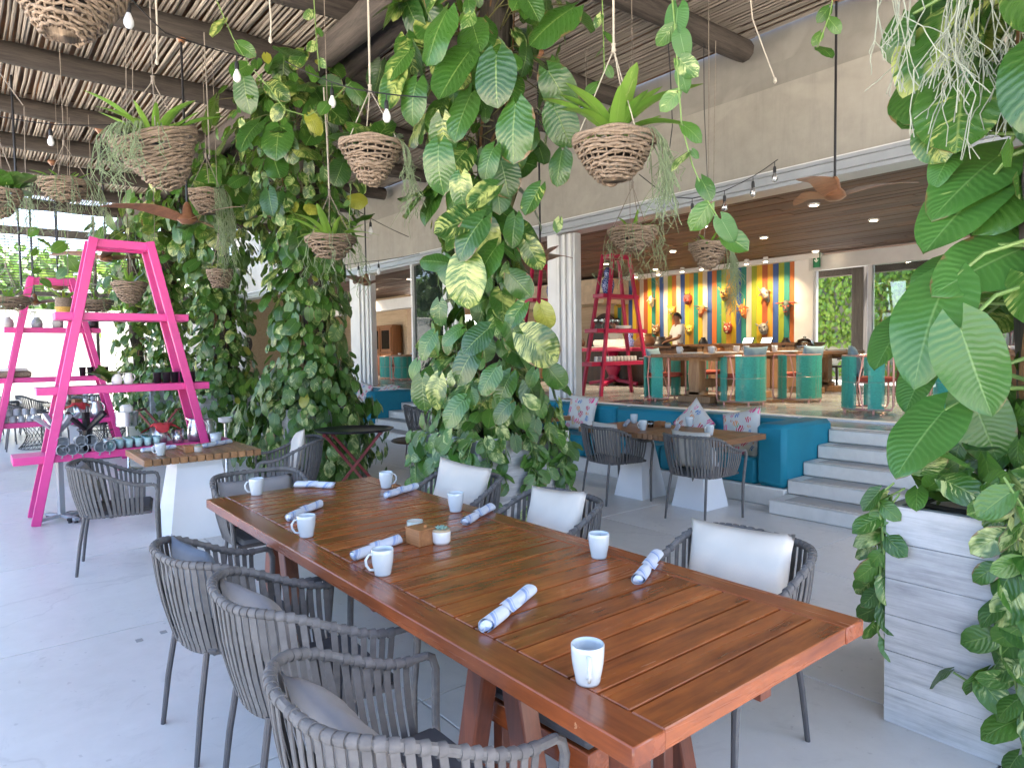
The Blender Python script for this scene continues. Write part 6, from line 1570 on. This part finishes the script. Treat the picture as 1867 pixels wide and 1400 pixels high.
# carved masks on the striped wall
def mask(label, q, col, col2, kind, s, rz=0):
    c = P(*q, Y=15.50); t = thing('carved_mask', label, 'mask', c, 0, 'carved animal masks on the striped wall', s * .80)
    t.rotation_euler = (0, math.radians(rz), math.radians(18))
    mt = M('mask paint ' + kind + str(col), tuple(.7 * q_ for q_ in col), .55, .45, 14); m2 = M('mask detail ' + str(col2), col2, .5, .2, 9)
    long = kind in ('bull', 'goat')
    def g(u, v):
        a = (u - .5) * pi * 1.05; z = (v - .5)
        w = (.115 if long else .15) * max(0, 1 - (2 * abs(z)) ** 2.4 * .98) ** .5 * (1 + (.75 * z if long else .35 * z)); dpt = .11 * math.sqrt(max(0, 1 - (2 * z) ** 2))
        sn = math.exp(-((z + .16) / .13) ** 2) * math.cos(a * .9) ** 2 * (.13 if long else .08)
        return V(w * math.sin(a), -dpt * math.cos(a) - sn, z * (.52 if long else .40))
    MB().grid(g, 15, 13).ob('face', mt, t, 'all')
    for sx in (-1, 1):
        MB().lathe([(0, -.012), (.028, -.008), (.03, 0), (.02, .012), (0, .016)], 12).xf(Matrix.Translation((sx * .075, -.135, .06)) @ Matrix.Rotation(pi / 2, 4, 'X')).ob('eye', m2, t)
        if kind in ('bull', 'goat'):
            tip = V(sx * .34, -.10, .16) if kind == 'bull' else V(sx * .13, .02, .42)
            mid = V(sx * .24, -.06, .17) if kind == 'bull' else V(sx * .12, -.06, .28)
            MB().tube([V(sx * .09, -.05, .17), mid, tip], [.032, .024, .004], 8).ob('horn', m2, t)
        if kind != 'devil': MB().tube([V(sx * .14, -.03, .09 if long else .15), V(sx * .21, -.03, .06 if long else .24)], [.035, .012], 7).ob('ear', mt, t)
        else: MB().tube([V(sx * .08, -.06, .17), V(sx * .12, -.09, .25)], [.025, .004], 7).ob('horn', m2, t)
    MB().tube([V(-.05, -.20 if long else -.17, -.11), V(0, -.235 if long else -.19, -.12), V(.05, -.20 if long else -.17, -.11)], .014, 6).ob('mouth', m2, t)
    MB().bar((0, -.18, .05), (0, -.24, -.04), .035, .03, .006, up=(1, 0, 0)).ob('nose', m2, t)
Ye, Gd, Rd, Bn, Gy, Gn, Dk, Wh, Or = (.62, .40, .05), (.55, .30, .04), (.36, .035, .02), (.20, .085, .03), (.25, .25, .25), (.08, .12, .11), (.03, .02, .02), (.6, .55, .42), (.55, .14, .03)
for a in (('yellow carved mask behind the ruby ladder', (1129, 552), Ye, Dk, 'cat', .95), ('cream carved mask with short upright horns', (1188, 550), Wh, Bn, 'goat', .85, -10), ('yellow round mask above the waiter', (1225, 567), Ye, Wh, 'cat', .8), ('red mask with a long nose left of the bull', (1254, 546), Rd, Dk, 'devil', .95),
          ('brown bull mask with wide dark horns', (1279, 568), Or, Dk, 'bull', .85, 12), ('golden tiger mask high on the wall', (1322, 537), Gd, Dk, 'cat', 1.05), ('orange red goat mask with long horns', (1355, 568), Or, Ye, 'goat', .95, -14), ('grey goat mask with a slanting horn, high up', (1396, 538), Gy, Bn, 'goat', .95, -22),
          ('dark green bull mask with red horns, last in its row', (1434, 562), Gn, Rd, 'bull', .95), ('spotted yellow jaguar mask beside the waiter', (1256, 602), Ye, Dk, 'cat', .9), ('grinning red devil mask low on the wall', (1327, 599), Rd, Wh, 'devil', .95), ('silver grey wolf mask above the second till screen', (1392, 600), Gy, Dk, 'cat', .95, -12), ('dark mask under a pale brim near the urn', (1196, 602), Bn, Wh, 'devil', .95)):
    mask(*a)

# waiters -------------------------------------------------------------------
def skin_mesh(name, pts, edges, rad, mt, lv=2):
    me = bpy.data.meshes.new(name); me.from_pydata([tuple(p) for p in pts], edges, []); o = bpy.data.objects.new(name, me); COL.objects.link(o)
    m = o.modifiers.new('skin', 'SKIN'); sk = me.skin_vertices[0].data
    for v, r in zip(sk, rad): v.radius = (r, r) if not isinstance(r, tuple) else r
    sk[0].use_root = True; o.modifiers.new('sub', 'SUBSURF').levels = lv; o.modifiers['sub'].render_levels = lv
    dg = bpy.context.evaluated_depsgraph_get(); m2 = bpy.data.meshes.new_from_object(o.evaluated_get(dg)); bpy.data.objects.remove(o)
    m2.name = name; m2.polygons.foreach_set('use_smooth', [True] * len(m2.polygons)); m2.materials.clear(); m2.materials.append(mt); return m2
m_skin = M('brown skin', (.22, .095, .05), .5, .1, 6); m_shirt = M('white shirt cloth', (.68, .67, .64), .85, .06, 5, bmp=.002, bsc=30); m_hair = M('black hair', (.008, .007, .006), .5, .2, 40); m_trous = M('dark trousers', (.02, .02, .025), .85)
def person(label, loc, rz, hands):
    t = thing('person', label, 'person', loc, rz, 'waiters behind the counters')
    sh = 1.40; pts = [V(0, 0, .95), V(0, 0, 1.12), V(0, -.01, 1.30), V(0, -.005, 1.44), V(0, .02, 1.52), V(0, .035, 1.60), V(0, .03, 1.67)]
    ed = [(0, 1), (1, 2), (2, 3), (3, 4), (4, 5), (5, 6)]; rad = [(.14, .11), (.135, .105), (.15, .11), .062, .056, (.073, .092), (.062, .075)]
    for s in (-1, 1):
        i = len(pts); h = Vector(hands[0 if s < 0 else 1])
        e = V(s * .24, -.02, 1.13).lerp(V(h.x, h.y, 1.1), .25)
        pts += [V(s * .17, -.01, 1.39), e, h.lerp(e, .12), h]; ed += [(2, i), (i, i + 1), (i + 1, i + 2), (i + 2, i + 3)]; rad += [.062, .045, .030, .034]
        j = len(pts); pts += [V(s * .095, 0, .86), V(s * .10, .01, .48), V(s * .10, -.01, .08), V(s * .11, .10, .035)]; ed += [(0, j), (j, j + 1), (j + 1, j + 2), (j + 2, j + 3)]; rad += [.085, .058, .042, .04]
        for f in range(4):
            k = len(pts); dx = (f - 1.5) * .018; dirh = (h - e).normalized(); sd_ = dirh.cross(V(0, 0, 1)).normalized()
            pts += [h + dirh * .05 + sd_ * dx, h + dirh * (.085 + .01 * (f in (1, 2))) + sd_ * dx * 1.1 - V(0, 0, .018)]; ed += [(i + 3, k), (k, k + 1)]; rad += [.0095, .007]
        k = len(pts); pts += [h + dirh * .03 - sd_ * s * .045 - V(0, 0, .01)]; ed += [(i + 3, k)]; rad += [.009]
    body = link('body', skin_mesh('body', pts, ed, rad, m_skin), t)
    sp = [V(0, 0, .84), V(0, 0, 1.0), V(0, 0, 1.14), V(0, -.01, 1.31), V(0, -.005, 1.425)]; se = [(0, 1), (1, 2), (2, 3), (3, 4)]; sr = [(.175, .135), (.165, .13), (.155, .125), (.168, .125), (.075, .07)]
    for s in (-1, 1):
        i = len(sp); h = Vector(hands[0 if s < 0 else 1]); e = V(s * .24, -.02, 1.13).lerp(V(h.x, h.y, 1.1), .25)
        sp += [V(s * .175, -.01, 1.385), V(s * .175, -.01, 1.385).lerp(e, .85)]; se += [(3, i), (i, i + 1)]; sr += [.078, .062]
    link('shirt', skin_mesh('shirt', sp, se, sr, m_shirt), t)
    tp = [V(0, 0, .93), V(-.095, 0, .84), V(-.10, .01, .48), V(-.10, -.01, .10), V(.095, 0, .84), V(.10, .01, .48), V(.10, -.01, .10)]
    link('trousers', skin_mesh('trousers', tp, [(0, 1), (1, 2), (2, 3), (0, 4), (4, 5), (5, 6)], [(.155, .12), .10, .075, .06, .10, .075, .06], m_trous), t)
    hm_ = MB().grid(lambda u, v: V(.083 * math.cos(2 * pi * u) * math.sin(v * 1.75), .02 + .102 * math.sin(2 * pi * u) * math.sin(v * 1.75) - .015, 1.635 + .10 * math.cos(v * 1.75) - (.05 * v if math.sin(2 * pi * u) < .1 else -.03 * v)), 24, 9, cu=True)
    hm_.ob('hair', m_hair, t, 'all')
    for s in (-1, 1):
        MB().lathe([(0, -.012), (.018, -.006), (.02, .01), (0, .016)], 8).xf(Matrix.Translation((s * .078, .01, 1.605)) @ Matrix.Rotation(pi / 2, 4, 'Y')).ob('ear', m_skin, t, 'all')
        MB().lathe([(0, 0), (.010, .003), (0, .008)], 8).xf(Matrix.Translation((s * .032, .118, 1.625)) @ Matrix.Rotation(-pi / 2, 4, 'X')).ob('eye', m_hair, t)
    MB().tube([V(0, .115, 1.63), V(0, .145, 1.585), V(0, .12, 1.578)], [.008, .016, .008], 6).ob('nose', m_skin, t, 'all'); MB().bar((-.022, .118, 1.552), (.022, .118, 1.552), .01, .008, .002).ob('mouth', M('lips', (.16, .05, .035), .5), t)
    return t
c = P(1236, 600, Y=13.45)
person('waiter in a white shirt bending over the counter, seen from the side', V(c.x, c.y, FZ + .0), math.atan2(-RT.y, -RT.x) - pi / 2 + .25, ((-.16, .42, 1.02), (.16, .44, 1.03)))
c = P(1119, 600, Y=13.75)
person('waiter in a white shirt facing the terrace behind the ruby ladder', V(c.x, c.y, FZ - .08), math.atan2(-FW.y, -FW.x) - pi / 2, ((-.22, .30, 1.0), (.22, .28, .98)))
# dark arch behind the second waiter, wall clock ring, cabinet
ar_ = thing('wall_arch', 'dark arched recess on the beige wall behind the waiter', 'arch', P(1105, 640, Y=15.5)); mb = MB(); vs = [V(.75 * math.cos(pi * i / 20), 0, 1.1 * math.sin(pi * i / 20)) for i in range(21)]; mb.add(vs + [v + V(0, -.05, 0) for v in vs], [tuple(range(20, -1, -1)), tuple(range(21, 42))] + [(i, i + 1, i + 22, i + 21) for i in range(20)]); mb.ob('recess', m_dark, ar_); MB().tube([v * 1.03 + V(0, -.05, 0) for v in vs], .03, 6).ob('trim', m_wdark, ar_)
c = P(676, 578, Y=12.93); tag(MB().tube([V(.30 * math.cos(2 * pi * i / 30), 0, .30 * math.sin(2 * pi * i / 30)) for i in range(30)], .018, 6, closed=True).ob('wall_ring', m_cream, None, True, c), 'pale round ring hung on the far beige wall', 'ornament')
cbn = thing('cabinet', 'orange brown wooden cabinet with dark glass doors on the far wall', 'cabinet', V(*P(702, 668, Y=12.6)[:2], FZ), 0)
m_cab = wood('orange cabinet wood', (.17, .06, .018), (.34, .14, .045), .4, 2, 2.0)
MB().box((0, .06, .95), (1.7, .4, 1.9), .008).ob('carcass', m_cab, cbn)
for s in (-1, 1):
    d = MB().box((s * .43, -.165, 1.35), (.78, .04, .9), .006).ob('door', m_cab, cbn); MB().box((s * .43, -.19, 1.35), (.58, .012, .7)).ob('pane', M('dark cabinet glass', (.015, .012, .01), .1), d); MB().box((s * .43, -.165, .45), (.78, .04, .75), .006).ob('door', m_cab, cbn)
